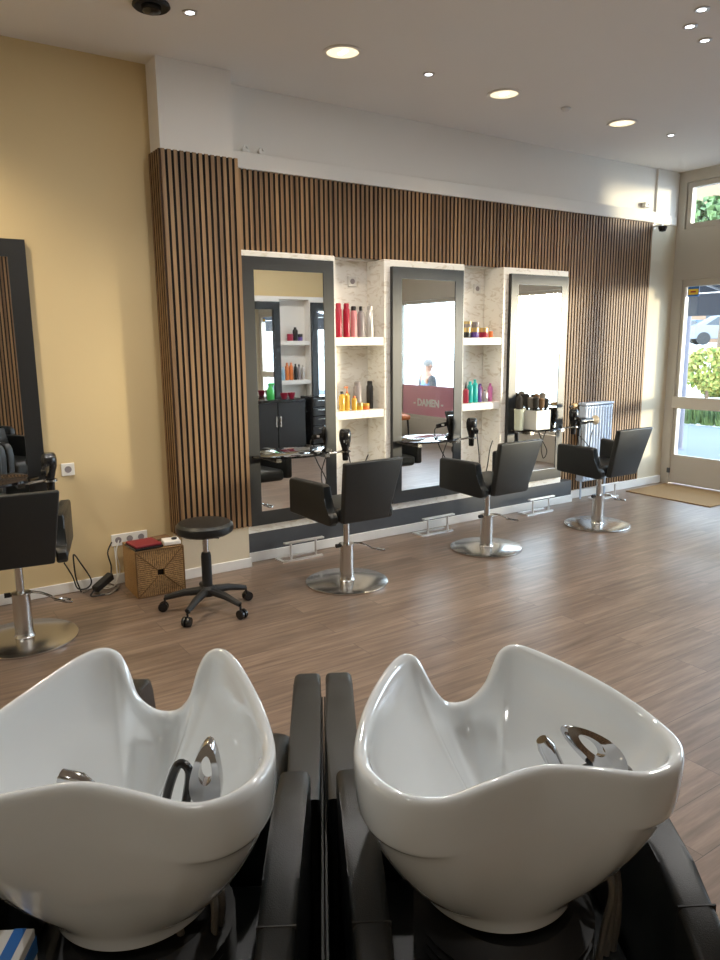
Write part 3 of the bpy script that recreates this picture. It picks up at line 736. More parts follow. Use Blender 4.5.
o = MB().lathe([(.035, -.001), (.038, -.008), (.02, -.022), (.0, -.024)], 20).build('ceiling_sensor', 'silver'); o.location = (4.542, 3.995, ZC)
tag(o, 'tiny ceiling sensor between the last two large round lights', 'sensor')
t = thing('ceiling_speaker', 'black round speaker on the ceiling at the top edge of the photo', 'speaker', (1.405, 3.975, ZC))
MB().lathe([(.092, -.001), (.095, -.012), (.086, -.02), (.07, -.012), (.0, -.010)], 32).build('housing', 'rubber', t)
MB().lathe([(.05, -.0105), (.046, -.035), (.03, -.043), (.0, -.044)], 24).build('cone', 'plastic', t)

# ---------------------------------------------------------------- washing units
ANG = math.radians(59.2)
AX = Vector((math.cos(ANG), math.sin(ANG), 0)); BX = Vector((AX.y, -AX.x, 0))
ROT = ANG - PI / 2
V0 = 1.45
def catmull_closed(P, per):
    n = len(P); out = []
    for i in range(n):
        p0, p1, p2, p3 = P[i - 1], P[i], P[(i + 1) % n], P[(i + 2) % n]
        for j in range(per):
            t = j / per
            out.append(.5 * ((2 * p1) + (p2 - p0) * t + (2 * p0 - 5 * p1 + 4 * p2 - p3) * t * t + (3 * p1 - p0 - 3 * p2 + p3) * t ** 3))
    return out
#  rim of the bowl, half profile: (across, along, height, outward bulge of the wall)
HALF = [(.0, .995, .928), (.085, .985, .920), (.165, .975, .908), (.225, .990, .911), (.265, 1.04, .914), (.274, 1.12, .912), (.248, 1.21, .925),
        (.206, 1.30, .938), (.160, 1.375, .950), (.124, 1.412, .953), (.092, 1.418, .940), (.072, 1.412, .905), (.056, 1.412, .862), (.030, 1.42, .828), (.0, 1.424, .818)]
CV = 1.20; BOT = .608
def make_bowl(parent, ox, tw, ov, hz):
    P = [Vector(p) for p in HALF] + [Vector((-u, v, z)) for u, v, z in HALF[-2:0:-1]]
    for p in P:
        if p.y > 1.25 and p.z > .9: p.z += hz * min(1, (p.y - 1.25) / .12)
    R = catmull_closed(P, 4); n = len(R)
    cen = Vector((0, CV, 0))
    ca, sa = math.cos(tw), math.sin(tw)
    def fin(p):
        x, y = p.x, p.y - CV
        return (ox + x * ca - y * sa, CV + ov + x * sa + y * ca - V0, p.z)
    def inward(i, d):
        a, b_ = R[i - 1], R[(i + 1) % n]
        tdir = Vector((b_.x - a.x, b_.y - a.y, 0))
        if tdir.length < 1e-5: tdir = Vector((1, 0, 0))
        tdir.normalize(); nrm = Vector((-tdir.y, tdir.x, 0))   # curve runs counter-clockwise seen from above
        return nrm * d
    # smoothed inward normals (average towards the centre keeps the notch well behaved)
    N = []
    for i in range(n):
        nn = Vector((0, 0, 0))
        for k in range(-3, 4): nn += inward((i + k) % n, 1.)
        N.append(nn.normalized())
    rings = []
    # inner surface from the drain up to the lip
    drain = Vector((0, 1.17, .665))
    prof_in = [(1.0, 1.0), (.92, .985), (.80, .93), (.64, .80), (.46, .60), (.30, .40), (.16, .20), (.06, .06)]
    inner = []
    for s, g in reversed(prof_in):
        ring_ = []
        for i in range(n):
            p = R[i] + N[i] * .020; p.z = R[i].z - .012
            q = drain + (p - drain) * 1.0
            xy = Vector((drain.x + (p.x - drain.x) * g, drain.y + (p.y - drain.y) * g, 0))
            ring_.append(Vector((xy.x, xy.y, drain.z + (p.z - drain.z) * s ** 1.15)))
        inner.append(ring_)
    rings += inner
    rings.append([R[i] + N[i] * .013 + Vector((0, 0, -.002)) for i in range(n)])
    rings.append([R[i] + N[i] * .004 + Vector((0, 0, .001)) for i in range(n)])
    rings.append([R[i] - N[i] * .004 + Vector((0, 0, -.004)) for i in range(n)])
    # outer wall
    col = Vector((0, 1.19, BOT)); CR = .148
    prof_out = [(.05, 1.0), (.14, .995), (.24, .98), (.31, .955), (.325, .95), (.345, .89), (.43, .83), (.55, .72), (.68, .57), (.81, .39), (.91, .22), (.97, .10), (1.0, .0)]
    for s, g in prof_out:
        ring_ = []
        for i in range(n):
            p = R[i] - N[i] * .006
            d_ = Vector((p.x - col.x, p.y - col.y, 0)); L = d_.length; d_.normalize()
            e = Vector((col.x, col.y, 0)) + d_ * CR
            fr = max(0., min(1., (p.y - 1.30) / .1))        # front (neck) side tucks in sooner
            bk_ = max(0., min(1., (.185 - abs(p.x)) / .05)); back = bk_ * bk_ * (3 - 2 * bk_) if p.y < 1.1 else 0
            gg = g if back < .01 else g * (1 - back) + back * (1.0 - .10 * s - max(0, s - .25) ** 2.0 * 1.60)
            gg = max(gg, 0)
            gg = gg * (1 - .25 * fr * math.sin(PI * s))
            x = e.x + (p.x - e.x) * gg; y = e.y + (p.y - e.y) * gg
            ring_.append(Vector((x, y, p.z + (BOT - p.z) * s)))
        rings.append(ring_)
    rings.append([Vector((col.x + (q.x - col.x) * .98, col.y + (q.y - col.y) * .98, BOT - .022)) for q in rings[-1]])
    b = MB()
    b.loft([[fin(p) for p in r] for r in rings], True, True, False)
    o = b.build('wash_basin', 'ceramic', parent, smooth=180, sub=1)
    dr = fin(Vector((0, 1.17, .672)))
    MB().lathe([(.0, .004), (.022, .004), (.026, .0), (.026, -.004)], 20, dr).build('drain', 'chrome', o)
    return o

def wash_unit(side, label):
    cx = .335 * side - .0127
    t = thing('washing_unit', label, 'washing unit', tuple(BX * cx + AX * V0), ROT, 'backwash units with ceramic basins')
    # pedestal behind the seat, carries the bowl
    MB().box(-.235, .235, -.50, -.06, 0, .44, .02, 3).build('pedestal', 'vinyl', t)
    rb = [(.150, .44)]
    for k in range(5): rb += [(.165, .450 + k * .02), (.168, .456 + k * .02), (.150, .462 + k * .02)]
    MB().lathe(rb + [(.13, .56)], 32, (.0, 1.19 - V0, 0)).build('rubber_bellows', 'rubber', t)
    make_bowl(t, (-.0155 if side > 0 else -.0115), math.radians(6.3 * side + 1.3), .015 if side > 0 else .020, -.008 if side > 0 else .012)
    # seat, backrest, armrests, side wings
    so = -.042 * side
    MB().box(so - .206, so + .206, .02, .60, .25, .43, .05, 4).build('seat', 'vinyl', t)
    MB().hexa([(so - .20, -.03, .36), (so + .20, -.03, .36), (so + .20, .09, .42), (so - .20, .09, .42), (so - .19, -.055, .70), (so + .19, -.055, .70), (so + .19, .0, .72), (so - .19, .0, .72)], .02, 3).build('backrest', 'vinyl', t)
    MB().box(-.20, .20, .05, .55, .0, .25, .02, 2).build('seat_base', 'rubber', t)
    for s in (-1, 1):
        inner = (s == -side)
        if inner: MB().box(min(s * .3290, s * .3335), max(s * .3290, s * .3335), -.60, .50, .02, .575).build('side_panel', 'rubber', t, smooth=0)
        o0, o1 = (.252, .328) if inner else (.168, .243)
        poly = [(-.06, .05), (.50, .05), (.585, .12), (.60, .50), (.595, .575), (.57, .615), (.53, .632), (.46, .635), (.20, .63), (-.06, .63)]
        MB().prism(poly, min(s * o0, s * o1), max(s * o0, s * o1), 'x', .014, 3).build('armrest', 'vinyl', t)
        poly = [(-.62, .03), (-.04, .03), (-.04, .66), (-.05, .69), (-.08, .71), (-.16, .712), (-.26, .705), (-.36, .688), (-.45, .66), (-.52, .62), (-.58, .56), (-.62, .48)]
        wg = MB().prism(poly, min(s * .245, s * .308), max(s * .245, s * .308), 'x', .014, 3).build('side_wing', 'vinyl', t)
        sm_ = MB().box(min(s * .2445, s * .3085), max(s * .2445, s * .3085), -.437, -.434, .3, .6655).build('wing_seam', 'rubber', wg, smooth=0)
        if inner:                                   # the wings facing each other lean inwards towards the wash side
            for q in (wg, sm_):
                for vv in q.data.vertices: vv.co.x -= s * .05 * max(0, -.08 - vv.co.y)
    return t
def L2(t, u, v, z):
    k = 1 if t.location.x > .8 else -1
    return (u - .0135, v + .0075 * k - V0, z)
def mixer(t, base, tip, wid, flip=1):
    """chrome single lever mixer: body in the bowl, long slotted lever"""
    b0, b1 = Vector(base), Vector(tip)
    MB().lathe([(.026, -.13), (.026, -.02), (.023, .0), (.018, .008), (.0, .010)], 20, b0).build('mixer_body', 'chrome', t)
    ax = (b1 - b0).normalized(); L = (b1 - b0).length
    view = Vector((0, -1, .7)).normalized()
    sd = ax.cross(view).normalized(); nn = sd.cross(ax).normalized()
    bm = MB(); n = 28; th = .011
    def outline(f, hole):
        out = []
        for i in range(n):
            a = 2 * PI * i / n
            if hole: s_ = .64 + .21 * math.cos(a); w_ = .40 * math.sin(a) * (1 - .35 * (s_ - .64) / .21 * .5)
            else:
                s_ = .48 + .52 * math.cos(a); w_ = (1.0 - .25 * math.cos(a)) * math.sin(a) * .95
            out.append(b0 + ax * L * s_ + sd * wid * w_ + nn * (f + .012 * math.sin(PI * max(0, min(1, s_)))))
        return out
    oa, ob, ia, ib = outline(th, 0), outline(-th, 0), outline(th, 1), outline(-th, 1)
    om = [b0 + (p - b0) * 1.02 for p in outline(0, 0)]
    bm.loft([ia, oa, om, ob, ib, ia], True, False, False)
    bm.build('mixer_lever', 'chrome', t)
def hose(t, pts, r, m, name='water_hose'):
    MB().tube(smoothpath(pts, 6), r, 8).build(name, m, t)
wl = wash_unit(-1, 'black washing unit with a white basin, left one of the pair')
mixer(wl, L2(wl, .160, 1.095, .838), L2(wl, .170, 1.085, .956), .026)
hose(wl, [L2(wl, .085, 1.08, .78), L2(wl, .098, 1.085, .86), L2(wl, .118, 1.09, .912), L2(wl, .135, 1.09, .90), L2(wl, .128, 1.09, .85), L2(wl, .115, 1.09, .79)], .0075, 'plastic', 'shower_hose')
MB().tube([L2(wl, -.02, 1.10, .862), L2(wl, -.045, 1.10, .882), L2(wl, -.075, 1.105, .890)], [.012, .016, .013], 12).build('hand_shower', 'chrome', wl)
hose(wl, [L2(wl, .135, 1.18, .67), L2(wl, .152, 1.155, .60), L2(wl, .150, 1.15, .54), L2(wl, .142, 1.15, .441)], .0075, 'hosegrey')
hose(wl, [L2(wl, .150, 1.19, .68), L2(wl, .162, 1.17, .60), L2(wl, .158, 1.17, .54), L2(wl, .150, 1.17, .441)], .0075, 'hosegrey')
hose(wl, [L2(wl, .085, 1.14, .63), L2(wl, .092, 1.13, .58), L2(wl, .102, 1.14, .52), L2(wl, .115, 1.13, .441)], .0075, 'hosegrey')
wr = wash_unit(1, 'black washing unit with a white basin, right one of the pair')
mixer(wr, L2(wr, .188, 1.095, .853), L2(wr, .088, 1.10, .938), .026)
MB().tube([L2(wr, .082, 1.09, .80), L2(wr, .076, 1.095, .868), L2(wr, .058, 1.10, .905), L2(wr, .050, 1.10, .918)], [.013, .014, .015, .010], 12).build('hand_shower', 'chrome', wr)
hose(wr, [L2(wr, .10, 1.08, .80), L2(wr, .115, 1.085, .862), L2(wr, .140, 1.09, .870), L2(wr, .158, 1.09, .855), L2(wr, .165, 1.09, .80)], .0075, 'plastic', 'shower_hose')
hose(wr, [L2(wr, .185, 1.20, .70), L2(wr, .215, 1.16, .60), L2(wr, .212, 1.15, .52), L2(wr, .205, 1.15, .441)], .0075, 'hosegrey')
hose(wr, [L2(wr, .200, 1.20, .70), L2(wr, .225, 1.17, .60), L2(wr, .228, 1.16, .52), L2(wr, .222, 1.16, .441)], .0075, 'hosegrey')
hose(wr, [L2(wr, .170, 1.18, .66), L2(wr, .205, 1.14, .60), L2(wr, .198, 1.14, .52), L2(wr, .188, 1.14, .441)], .0075, 'hosegrey')
# carton on the left pedestal
bp_ = BX * (-.335 - .205) + AX * 1.03
t = thing('glove_carton', 'white carton with blue stripes beside the left basin at the bottom corner', 'box', (bp_.x, bp_.y, .4405), ROT)
MB().box(-.045, .045, -.05, .05, 0, .185, .002).build('carton', 'paper', t, smooth=0)
MB().box(.0455, .0465, -.05, .05, .14, .17).box(-.045, .045, -.0515, -.0505, .14, .17).box(.012, .032, -.05, .05, .1851, .1856).box(-.035, -.02, -.03, .03, .1851, .1856).build('blue_stripe', 'bluep', t, smooth=0)

# ---------------------------------------------------------------- far side of the room, seen only in the mirrors
YO = YB + .17
struct(MB().box(4.05, 5.09, YB, YO, 0, 2.2).box(5.59, 6.45, YB, YO, 0, 2.2).box(5.09, 5.59, YB, YB + .02, 0, 2.2).box(4.05, 6.45, YB, YO, 2.2, 2.24).build('wall_front_piers', 'white', smooth=0))
def fmirror(x0, x1, label):
    xc = (x0 + x1) / 2; w = (x1 - x0) / 2; t = .11
    r = thing('framed_mirror', label, 'mirror', (xc, YO, .30)); h = 1.86; b = MB()
    for q in ((-w, -w + t, 0, h), (w - t, w, 0, h), (-w + t, w - t, 0, t), (-w + t, w - t, h - t, h)): b.box(q[0], q[1], .002, .038, q[2], q[3])
    b.build('frame', 'frame', r, smooth=0)
    MB().box(-w + t, w - t, .004, .016, t, h - t).build('mirror_glass', 'mirror', r, smooth=0)
fmirror(4.28, 5.08, 'dark framed mirror seen reflected in the first mirror, beside its bottle shelves')
fmirror(5.61, 6.40, 'dark framed mirror seen reflected at the right side of the first mirror')
for zt, lab in ((1.60, 'upper reflected shelf with dark jars in the first mirror'), (1.02, 'lower reflected shelf with orange bottles in the first mirror')):
    o = MB().box(5.095, 5.585, YB + .022, YO + .01, zt - .06, zt).build('niche_shelf', 'white', smooth=0); tag(o, lab, 'shelf', 'shelves of the opposite wall')
yb_ = YO - .06
for x, r, h, m, k, cm, lab in ((5.46, .04, .10, 'purple', 'jar', 'blackb', 'purple jar reflected on the upper shelf in the first mirror'), (5.38, .04, .20, 'blackb', 'bottle', 'blackb', 'tall black bottle reflected on the upper shelf in the first mirror'),
                              (5.29, .045, .10, 'maroon', 'jar', 'maroon', 'red jar reflected on the upper shelf in the first mirror')):
    bottle(x, yb_, 1.60, r, h, m, 1, lab, 'products on the opposite upper shelf', k, cm)
for x, r, h, m, k, cm, lab in ((5.16, .025, .2, 'skyb', 'bottle', 'skyb', 'pale blue bottle reflected in the first mirror'), (5.225, .03, .26, 'orange', 'bottle', 'orange', 'orange bottle next to the pale blue one in the first mirror'),
                              (5.295, .03, .26, 'orange', 'bottle', 'orange', 'orange bottle next to the black one in the first mirror'), (5.37, .025, .24, 'blackb', 'bottle', 'blackb', 'black bottle next to the orange ones in the first mirror'),
                              (5.43, .025, .23, 'greyb', 'bottle', 'blackb', 'grey bottle with black cap reflected in the first mirror'), (5.50, .025, .22, 'silver', 'bottle', 'silver', 'silver bottle at the end of the reflected shelf')):
    bottle(x, yb_, 1.02, r, h, m, 1, lab, 'products on the opposite lower shelf', k, cm)
t = thing('salon_cabinet', 'low black cabinet seen in the first mirror', 'cabinet', (4.80, .02, 0))
MB().box(-.50, .42, -.28, .12, .08, .78, .006).build('carcass', 'plastic', t, smooth=0)
for i in range(2):
    dd = MB().box(-.48 + i * .45, -.05 + i * .45, .121, .136, .10, .74, .004).build('door', 'blackb', t, smooth=0)
    MB().box(-.08 + i * .07, -.06 + i * .07, .137, .15, .40, .55).build('handle', 'steel', dd, smooth=0)
MB().box(-.46, .38, -.24, .08, 0, .08).build('base', 'rubber', t, smooth=0)
t = thing('drawer_trolley', 'black drawer trolley seen in the first mirror', 'trolley', (5.48, .04, 0))
MB().box(-.19, .19, -.18, .16, .09, .80, .008).build('carcass', 'plastic', t, smooth=0)
for i in range(5):
    dd = MB().box(-.175, .175, .161, .176, .12 + i * .135, .235 + i * .135, .004).build('drawer', 'blackb', t, smooth=0)
    MB().box(-.10, .10, .177, .188, .20 + i * .135, .212 + i * .135).build('handle', 'steel', dd, smooth=0)
for sx in (-.15, .15):
    for sy in (-.14, .12): MB().lathe([(.01, -.01), (.035, -.009), (.035, .009), (.01, .01)], 14, (sx, sy, .036), (1, 0, 0)).lathe([(.008, .05), (.008, .09)], 8, (sx, sy, 0)).build('caster', 'rubber', t)
t = thing('spray_bottle', 'green spray bottle on the black cabinet in the first mirror', 'bottle', (4.72, .02, .7805))
MB().lathe([(.05, 0), (.055, .01), (.055, .13), (.025, .18), (.02, .20)], 18).build('body', 'green', t)
MB().box(-.03, .06, -.015, .015, .20, .235, .004).box(.03, .045, -.008, .008, .16, .2).build('trigger_head', 'green', t, smooth=0)
for x, lab in ((4.93, 'red bowl on the black cabinet beside the green bottle, in the first mirror'), (5.05, 'second red bowl on the black cabinet, nearer the trolley, in the first mirror')):
    o = MB().lathe([(.03, 0), (.045, .03), (.055, .085), (.05, .085), (.04, .03), (0, .012)], 20).build('tint_bowl', 'maroon'); o.location = (x, .03, .7805); tag(o, lab, 'bowl', 'tint bowls on the cabinet')
fs_ = slats('wall_cladding_front', .9, 3.6, 0, 2.74, 0)
fs_.rotation_euler = (0, 0, PI); fs_.location = (4.5, YB + .03, 0)      # slat wall opposite, turned to face the room
# waiting corner: chair and low table seen in the middle mirror
t = thing('waiting_chair', 'black and orange waiting chair below the pink film in the middle mirror', 'chair', (6.75, .12, 0), -1.2)
MB().box(-.26, .26, -.24, .26, .38, .46, .03, 3).build('seat', 'leather', t)
MB().hexa([(-.26, -.28, .40), (.26, -.28, .40), (.26, -.22, .40), (-.26, -.22, .40), (-.27, -.36, .80), (.27, -.36, .80), (.27, -.31, .80), (-.27, -.31, .80)], .02, 3).build('backrest', 'vinyl', t)
for sx in (-.22, .22):
    for sy in (-.22, .22): MB().tube([(sx, sy, .38), (sx * 1.1, sy * 1.1, 0)], [.016, .012], 8).build('leg', 'rubber', t)

# ---------------------------------------------------------------- outside
GZ = -.12
struct(MB().box(XD + .12, 13.6, -30, 40, GZ - .1, GZ).build('pavement', 'pave', smooth=0))
struct(MB().box(13.6, 90, -40, 80, GZ - .12, GZ - .02).build('street', 'road', smooth=0))
def clump(bm, c, r, n, s, flat=1.):
    for i in range(n):
        a, z = random.uniform(0, 2 * PI), random.uniform(-1, 1)
        q = math.sqrt(1 - z * z); k = random.uniform(.75, 1.05)
        p = Vector((c[0] + r[0] * q * math.cos(a) * k, c[1] + r[1] * q * math.sin(a) * k, c[2] + r[2] * z * k))
        d = Vector((random.uniform(-1, 1), random.uniform(-1, 1), random.uniform(-.6, 1))).normalized()
        e = d.orthogonal().normalized() * s; f2 = d.cross(e).normalized() * s
        vs = [bm.bm.verts.new(p + w) for w in (-e, f2 * .6, e, -f2 * .6)]
        bm.bm.faces.new(vs)
b = MB()
for i in range(2600):
    x = random.uniform(13.7, 15.2); y = random.uniform(7.0, 11.5); h = random.uniform(.12, .42); w = .03
    a = random.uniform(0, PI); dx, dy = math.cos(a) * w, math.sin(a) * w
    vs = [b.bm.verts.new(p) for p in ((x - dx, y - dy, GZ), (x + dx, y + dy, GZ), (x + random.uniform(-.06, .06), y + random.uniform(-.06, .06), GZ + h))]
    b.bm.faces.new(vs)
o = b.build('grass', 'grass', smooth=0); o['kind'] = 'stuff'; tag(o, 'strip of green grass between the pavement and the road', 'grass')
def bush(x, y, z, r, label):
    t = thing('flowering_bush', label, 'bush', (x, y, GZ - .02), group='flowering bushes across the road')
    b = MB(); clump(b, (0, 0, z), (r, r, r * .75), 700, .11); b.build('foliage', 'bush', t, smooth=0)
    MB().tube([(0, 0, 0), (0, 0, z)], [.05, .03], 8).build('stem', 'bark', t)
bush(20.0, 11.95, .85, .75, 'yellow green flowering bush seen through the door above the push rail')
bush(22.2, 11.9, .75, .8, 'flowering bush farther towards the photo edge through the door')
bush(21.0, 12.3, .35, .45, 'low pale green bush beside the street post through the door')
# raised car park behind, with two cars
struct(MB().box(33, 54, 5, 45, GZ, 1.25).build('terrain_bank', 'road', smooth=0))
def car(x, y, z, rot, m, label):
    t = thing('car', label, 'car', (x, y, z), rot, 'parked cars across the road')
    prof = [(-2.1, .30), (-2.15, .62), (-2.0, .82), (-1.45, .90), (-.75, 1.38), (.75, 1.42), (1.45, .98), (2.05, .86), (2.15, .60), (2.1, .30)]
    body = [(p, q) for p, q in prof]
    MB().prism(body, -.85, .85, 'y', .06, 3).build('body', m, t)
    MB().prism([(-1.28, .93), (-.70, 1.33), (-.02, 1.36), (-.02, .93)], -.86, .86, 'y').prism([(.05, .93), (.05, 1.36), (.70, 1.36), (1.25, .98)], -.86, .86, 'y').build('window', 'carglass', t, smooth=0)
    for px in (-1.3, 1.3):
        for sy in (-.78, .78): MB().lathe([(.16, -.09), (.31, -.09), (.32, 0), (.31, .09), (.16, .09)], 20, (px, sy, .32), (0, 1, 0)).build('wheel', 'rubber', t)
    MB().box(2.10, 2.17, -.7, -.4, .62, .74).box(2.10, 2.17, .4, .7, .62, .74).build('headlight', 'silver', t, smooth=0)
car(41, 25.3, 1.25, 1.25, 'carblue', 'blue grey parked car seen through the upper door glass')
car(36, 20.6, 1.25, 2.3, 'carwhite', 'white parked car beside the blue grey one through the door glass')
# street post with a notice
t = thing('street_post', 'pale grey post standing outside the door glass', 'post', (10.4, 6.62, GZ))
MB().lathe([(.085, 0), (.07, .02), (.065, .04), (.06, 2.3), (.0, 2.31)], 18).build('post', 'roof', t)
MB().box(-.075, -.07, -.01, .17, 1.42, 1.68).build('notice', 'skyb', t, smooth=0)
t = thing('shop_awning', 'dark grey awning hanging outside above the door', 'awning', (XD + .13, 6.3, 0))
MB().prism([(0, 2.62), (1.5, 2.16), (1.5, 2.13), (0, 2.58)], -1.75, 1.9, 'y').build('canopy', 'awning', t, smooth=0)
MB().prism([(1.47, 2.14), (1.5, 2.14), (1.5, 1.86), (1.47, 1.86)], -1.75, 1.9, 'y').build('valance', 'awning', t, smooth=0)
MB().tube([(1.47, -1.75, 2.15), (1.47, 1.9, 2.15)], .02, 8).tube([(.02, -1.2, 2.35), (1.45, -1.2, 2.12)], .015, 8).build('front_bar', 'silver', t)
t = thing('apartment_building', 'peach building seen through the transom window', 'building', (60, 36, GZ))
MB().box(-4, 4, -14, 12, 0, 18).build('wall', 'peach', t, smooth=0)
MB().prism([(-4.6, 18), (4.6, 18), (0, 21)], -14.5, 12.5, 'y').build('roof', 'roof', t, smooth=0)
for i in range(4):
    for j in range(3):
        MB().box(-4.05, -3.98, -7.5 + i * 4, -6.0 + i * 4, 2 + j * 3.6, 3.8 + j * 3.6).build('window', 'carglass', t, smooth=0)
t = thing('leafy_tree', 'green tree seen through the transom window above the door', 'tree', (24, 14.0, GZ))
MB().tube([(0, 0, 0), (.1, 0, 2.2), (.0, .1, 4.2)], [.16, .13, .06], 10).build('trunk', 'bark', t)
b = MB(); clump(b, (0, 0, 5.05), (2.2, 2.4, 1.15), 3200, .17); clump(b, (0, 0, 5.0), (1.5, 1.6, .8), 1200, .17); b.build('crown', 'leaf', t, smooth=0)
t = thing('neighbour_gable', 'dark roof corner seen at the bottom of the transom window', 'roof', (14.5, 10.4, GZ))
MB().prism([(-1.5, 3.6), (.5, 3.6), (-1.5, 4.9)], -.3, .3, 'y').build('gable', 'roof', t, smooth=0)
MB().box(-1.45, -1.2, -.2, .2, 0, 3.6).build('wall', 'peach', t, smooth=0)

# seated person outside the window, seen in the middle mirror
pl = Vector((8.55, -1.18, GZ))
t = thing('street_bench', 'plain bench carrying the person outside, seen in the middle mirror', 'bench', (pl.x, pl.y, GZ), .2)
MB().box(-.22, .22, -.7, .7, .40, .44, .005).build('seat', 'tan', t, smooth=0)
for s in (-.55, .55): MB().box(-.2, .2, s - .03, s + .03, 0, .40).build('leg', 'plinth', t, smooth=0)
pr_ = thing('person', 'seated person with grey hair and light blue shirt, seen outside in the middle mirror', 'person', (pl.x, pl.y, GZ), .2)
def skinned(name, V, E, R, m, parent, sub=2):
    me = bpy.data.meshes.new(name); me.from_pydata(V, E, []); o = bpy.data.objects.new(name, me); C.objects.link(o); o.parent = parent
    md = o.modifiers.new('Skin', 'SKIN'); md.use_smooth_shade = True
    for i, r in enumerate(R): me.skin_vertices[0].data[i].radius = (r, r) if not isinstance(r, tuple) else r
    me.skin_vertices[0].data[0].use_root = True
    o.modifiers.new('Subdivision', 'SUBSURF').render_levels = sub
    me.materials.append(M[m]); return o
# faces +x (towards the street), pelvis on the bench
V = [(0, 0, .56), (.02, 0, .72), (.02, 0, .92), (.0, 0, 1.06), (.0, 0, 1.14), (.02, 0, 1.20), (.025, 0, 1.27), (.02, 0, 1.34),
     (0, .19, 1.02), (.0, .25, .80), (.20, .20, .68), (.28, .18, .67), (0, -.19, 1.02), (.0, -.25, .80), (.20, -.20, .68), (.28, -.18, .67),
     (.05, .10, .54), (.42, .13, .54), (.42, .13, .12), (.55, .13, .04), (.05, -.10, .54), (.42, -.13, .54), (.42, -.13, .12), (.55, -.13, .04)]
E_ = [(0, 1), (1, 2), (2, 3), (3, 4), (4, 5), (5, 6), (6, 7), (3, 8), (8, 9), (9, 10), (10, 11), (3, 12), (12, 13), (13, 14), (14, 15), (0, 16), (16, 17), (17, 18), (18, 19), (0, 20), (20, 21), (21, 22), (22, 23)]
R_ = [.14, .13, .145, .10, .052, .07, .088, .062, .06, .045, .036, .03, .06, .045, .036, .03, .095, .07, .048, .035, .095, .07, .048, .035]
skinned('body', V, E_, R_, 'skin', pr_)
skinned('shirt', [(0, 0, .56), (.02, 0, .72), (.02, 0, .92), (.0, 0, 1.07)], [(0, 1), (1, 2), (2, 3)], [(.165, .165), (.15, .15), (.165, .165), (.115, .115)], 'shirt', pr_)
for s in (1, -1):
    skinned('jacket_sleeve', [(-.01, .13 * s, 1.03), (0, .195 * s, 1.02), (.0, .25 * s, .80), (.19, .205 * s, .685)], [(0, 1), (1, 2), (2, 3)], [.085, .078, .062, .05], 'jacket', pr_)
    skinned('trouser_leg', [(.0, .09 * s, .55), (.42, .13 * s, .54), (.42, .13 * s, .10)], [(0, 1), (1, 2)], [.115, .085, .065], 'trousers', pr_)
    MB().box(.36, .62, .13 * s - .05, .13 * s + .05, .0, .09, .03, 3).build('shoe', 'rubber', pr_)
    MB().lathe([(.0, -.008), (.02, -.006), (.026, 0), (.02, .006), (.0, .008)], 12, (.015, .092 * s, 1.255), (0, 1, 0)).build('ear', 'skin', pr_)
    for k in range(5):
        y = (.18 - .03 + k * .015) * s
        MB().tube([(.29, y, .665), (.34 - abs(k - 2) * .006, y, .655), (.365 - abs(k - 2) * .008, y, .635)], [.010, .009, .007], 8).build('finger', 'skin', pr_)
MB().lathe([(.088, -.02), (.094, .01), (.09, .05), (.07, .085), (.035, .102), (0, .106)], 20, (.008, 0, 1.27)).build('hair', 'hair', pr_)
MB().hexa([(.10, -.012, 1.225), (.128, -.012, 1.222), (.128, .012, 1.222), (.10, .012, 1.225), (.10, -.007, 1.275), (.106, -.007, 1.275), (.106, .007, 1.275), (.10, .007, 1.275)], .003).build('nose', 'skin', pr_)

# ---------------------------------------------------------------- light
w = bpy.data.worlds.new('World'); sc.world = w; w.use_nodes = True
nt = w.node_tree; bg = nt.nodes['Background']
tc = nt.nodes.new('ShaderNodeTexCoord'); gr = nt.nodes.new('ShaderNodeSeparateXYZ'); cr = nt.nodes.new('ShaderNodeValToRGB')
nt.links.new(tc.outputs['Generated'], gr.inputs[0])
nt.links.new(gr.outputs['Z'], cr.inputs['Fac']); nt.links.new(cr.outputs['Color'], bg.inputs['Color'])
cr.color_ramp.elements[0].color = (.78, .87, 1., 1); cr.color_ramp.elements[0].position = .0
cr.color_ramp.elements[1].color = (.62, .78, 1., 1); cr.color_ramp.elements[1].position = .6
bg.inputs['Strength'].default_value = 8.0

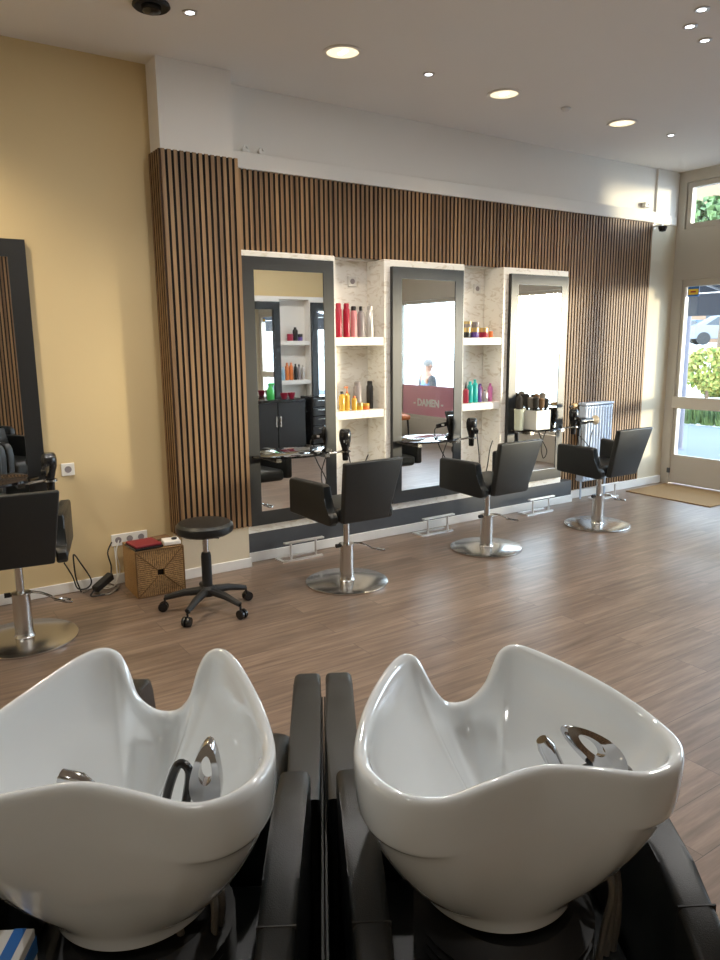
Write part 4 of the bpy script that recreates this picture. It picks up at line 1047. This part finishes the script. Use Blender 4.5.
def lamp(kind, name, loc, energy, col=(1, 1, 1), rot=None, **kw):
    l = bpy.data.lights.new(name, kind); l.energy = energy; l.color = col
    for k, v in kw.items(): setattr(l, k, v)
    o = bpy.data.objects.new(name, l); C.objects.link(o); o.location = loc
    if rot: o.rotation_euler = rot
    return o
d = Vector((-1, .88, -.07)).normalized()
s = lamp('SUN', 'low_sun', (12, -4, 5), 4.2, (1., .82, .58), angle=math.radians(8)); s.rotation_euler = d.to_track_quat('-Z', 'Y').to_euler()
for x, y in ((2.563, 3.984), (3.922, 4.012), (5.228, 4.015)):
    lamp('SPOT', 'downlight_lamp', (x, y, ZC - .03), 40, (1., .82, .58), spot_size=math.radians(130), spot_blend=.8, shadow_soft_size=.08)
lamp('SPOT', 'downlight_lamp', (.15, 4.05, ZC - .03), 90, (1., .82, .56), spot_size=math.radians(125), spot_blend=.8, shadow_soft_size=.08)
for x, y in ((1.605, 3.96), (3.228, 3.992), (5.88, 4.015), (3.845, 2.492), (3.987, 2.648), (4.239, 2.714)):
    lamp('SPOT', 'spot_lamp', (x, y, ZC - .02), 10, (.9, .95, 1.), spot_size=math.radians(90), spot_blend=.7, shadow_soft_size=.02)
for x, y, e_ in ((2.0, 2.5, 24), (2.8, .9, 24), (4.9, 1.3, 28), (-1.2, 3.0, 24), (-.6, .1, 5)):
    lamp('AREA', 'fill_lamp', (x, y, ZC - .03), e_, (1., .97, .93), shape='DISK', size=.12)  # added fill: unseen lamps without fixtures, to brighten the room and basins

# ---------------------------------------------------------------- camera
cam = bpy.data.cameras.new('Camera'); co = bpy.data.objects.new('Camera', cam); C.objects.link(co)
Rr = Vector((0.830808, -0.556477, -0.009520)); Uu = Vector((0.111686, 0.149939, 0.982367)); Ff = Vector((0.545238, 0.817222, -0.186721))
m = Matrix.Identity(4)
for i in range(3): m[i][0] = Rr[i]; m[i][1] = Uu[i]; m[i][2] = -Ff[i]; m[i][3] = (0, 0, 1.58)[i]
co.matrix_world = m
cam.sensor_fit = 'HORIZONTAL'; cam.sensor_width = 36; cam.lens = 728.233 / 720 * 36
cam.clip_start = .05; cam.clip_end = 300
sc.camera = co
sc.view_settings.view_transform = 'Standard'
sc.view_settings.look = 'None'
sc.view_settings.exposure = .42
sc.cycles.use_denoising = True
sc.cycles.max_bounces = 10; sc.cycles.glossy_bounces = 6; sc.cycles.diffuse_bounces = 5; sc.cycles.transparent_max_bounces = 12
sc.cycles.sample_clamp_indirect = 6
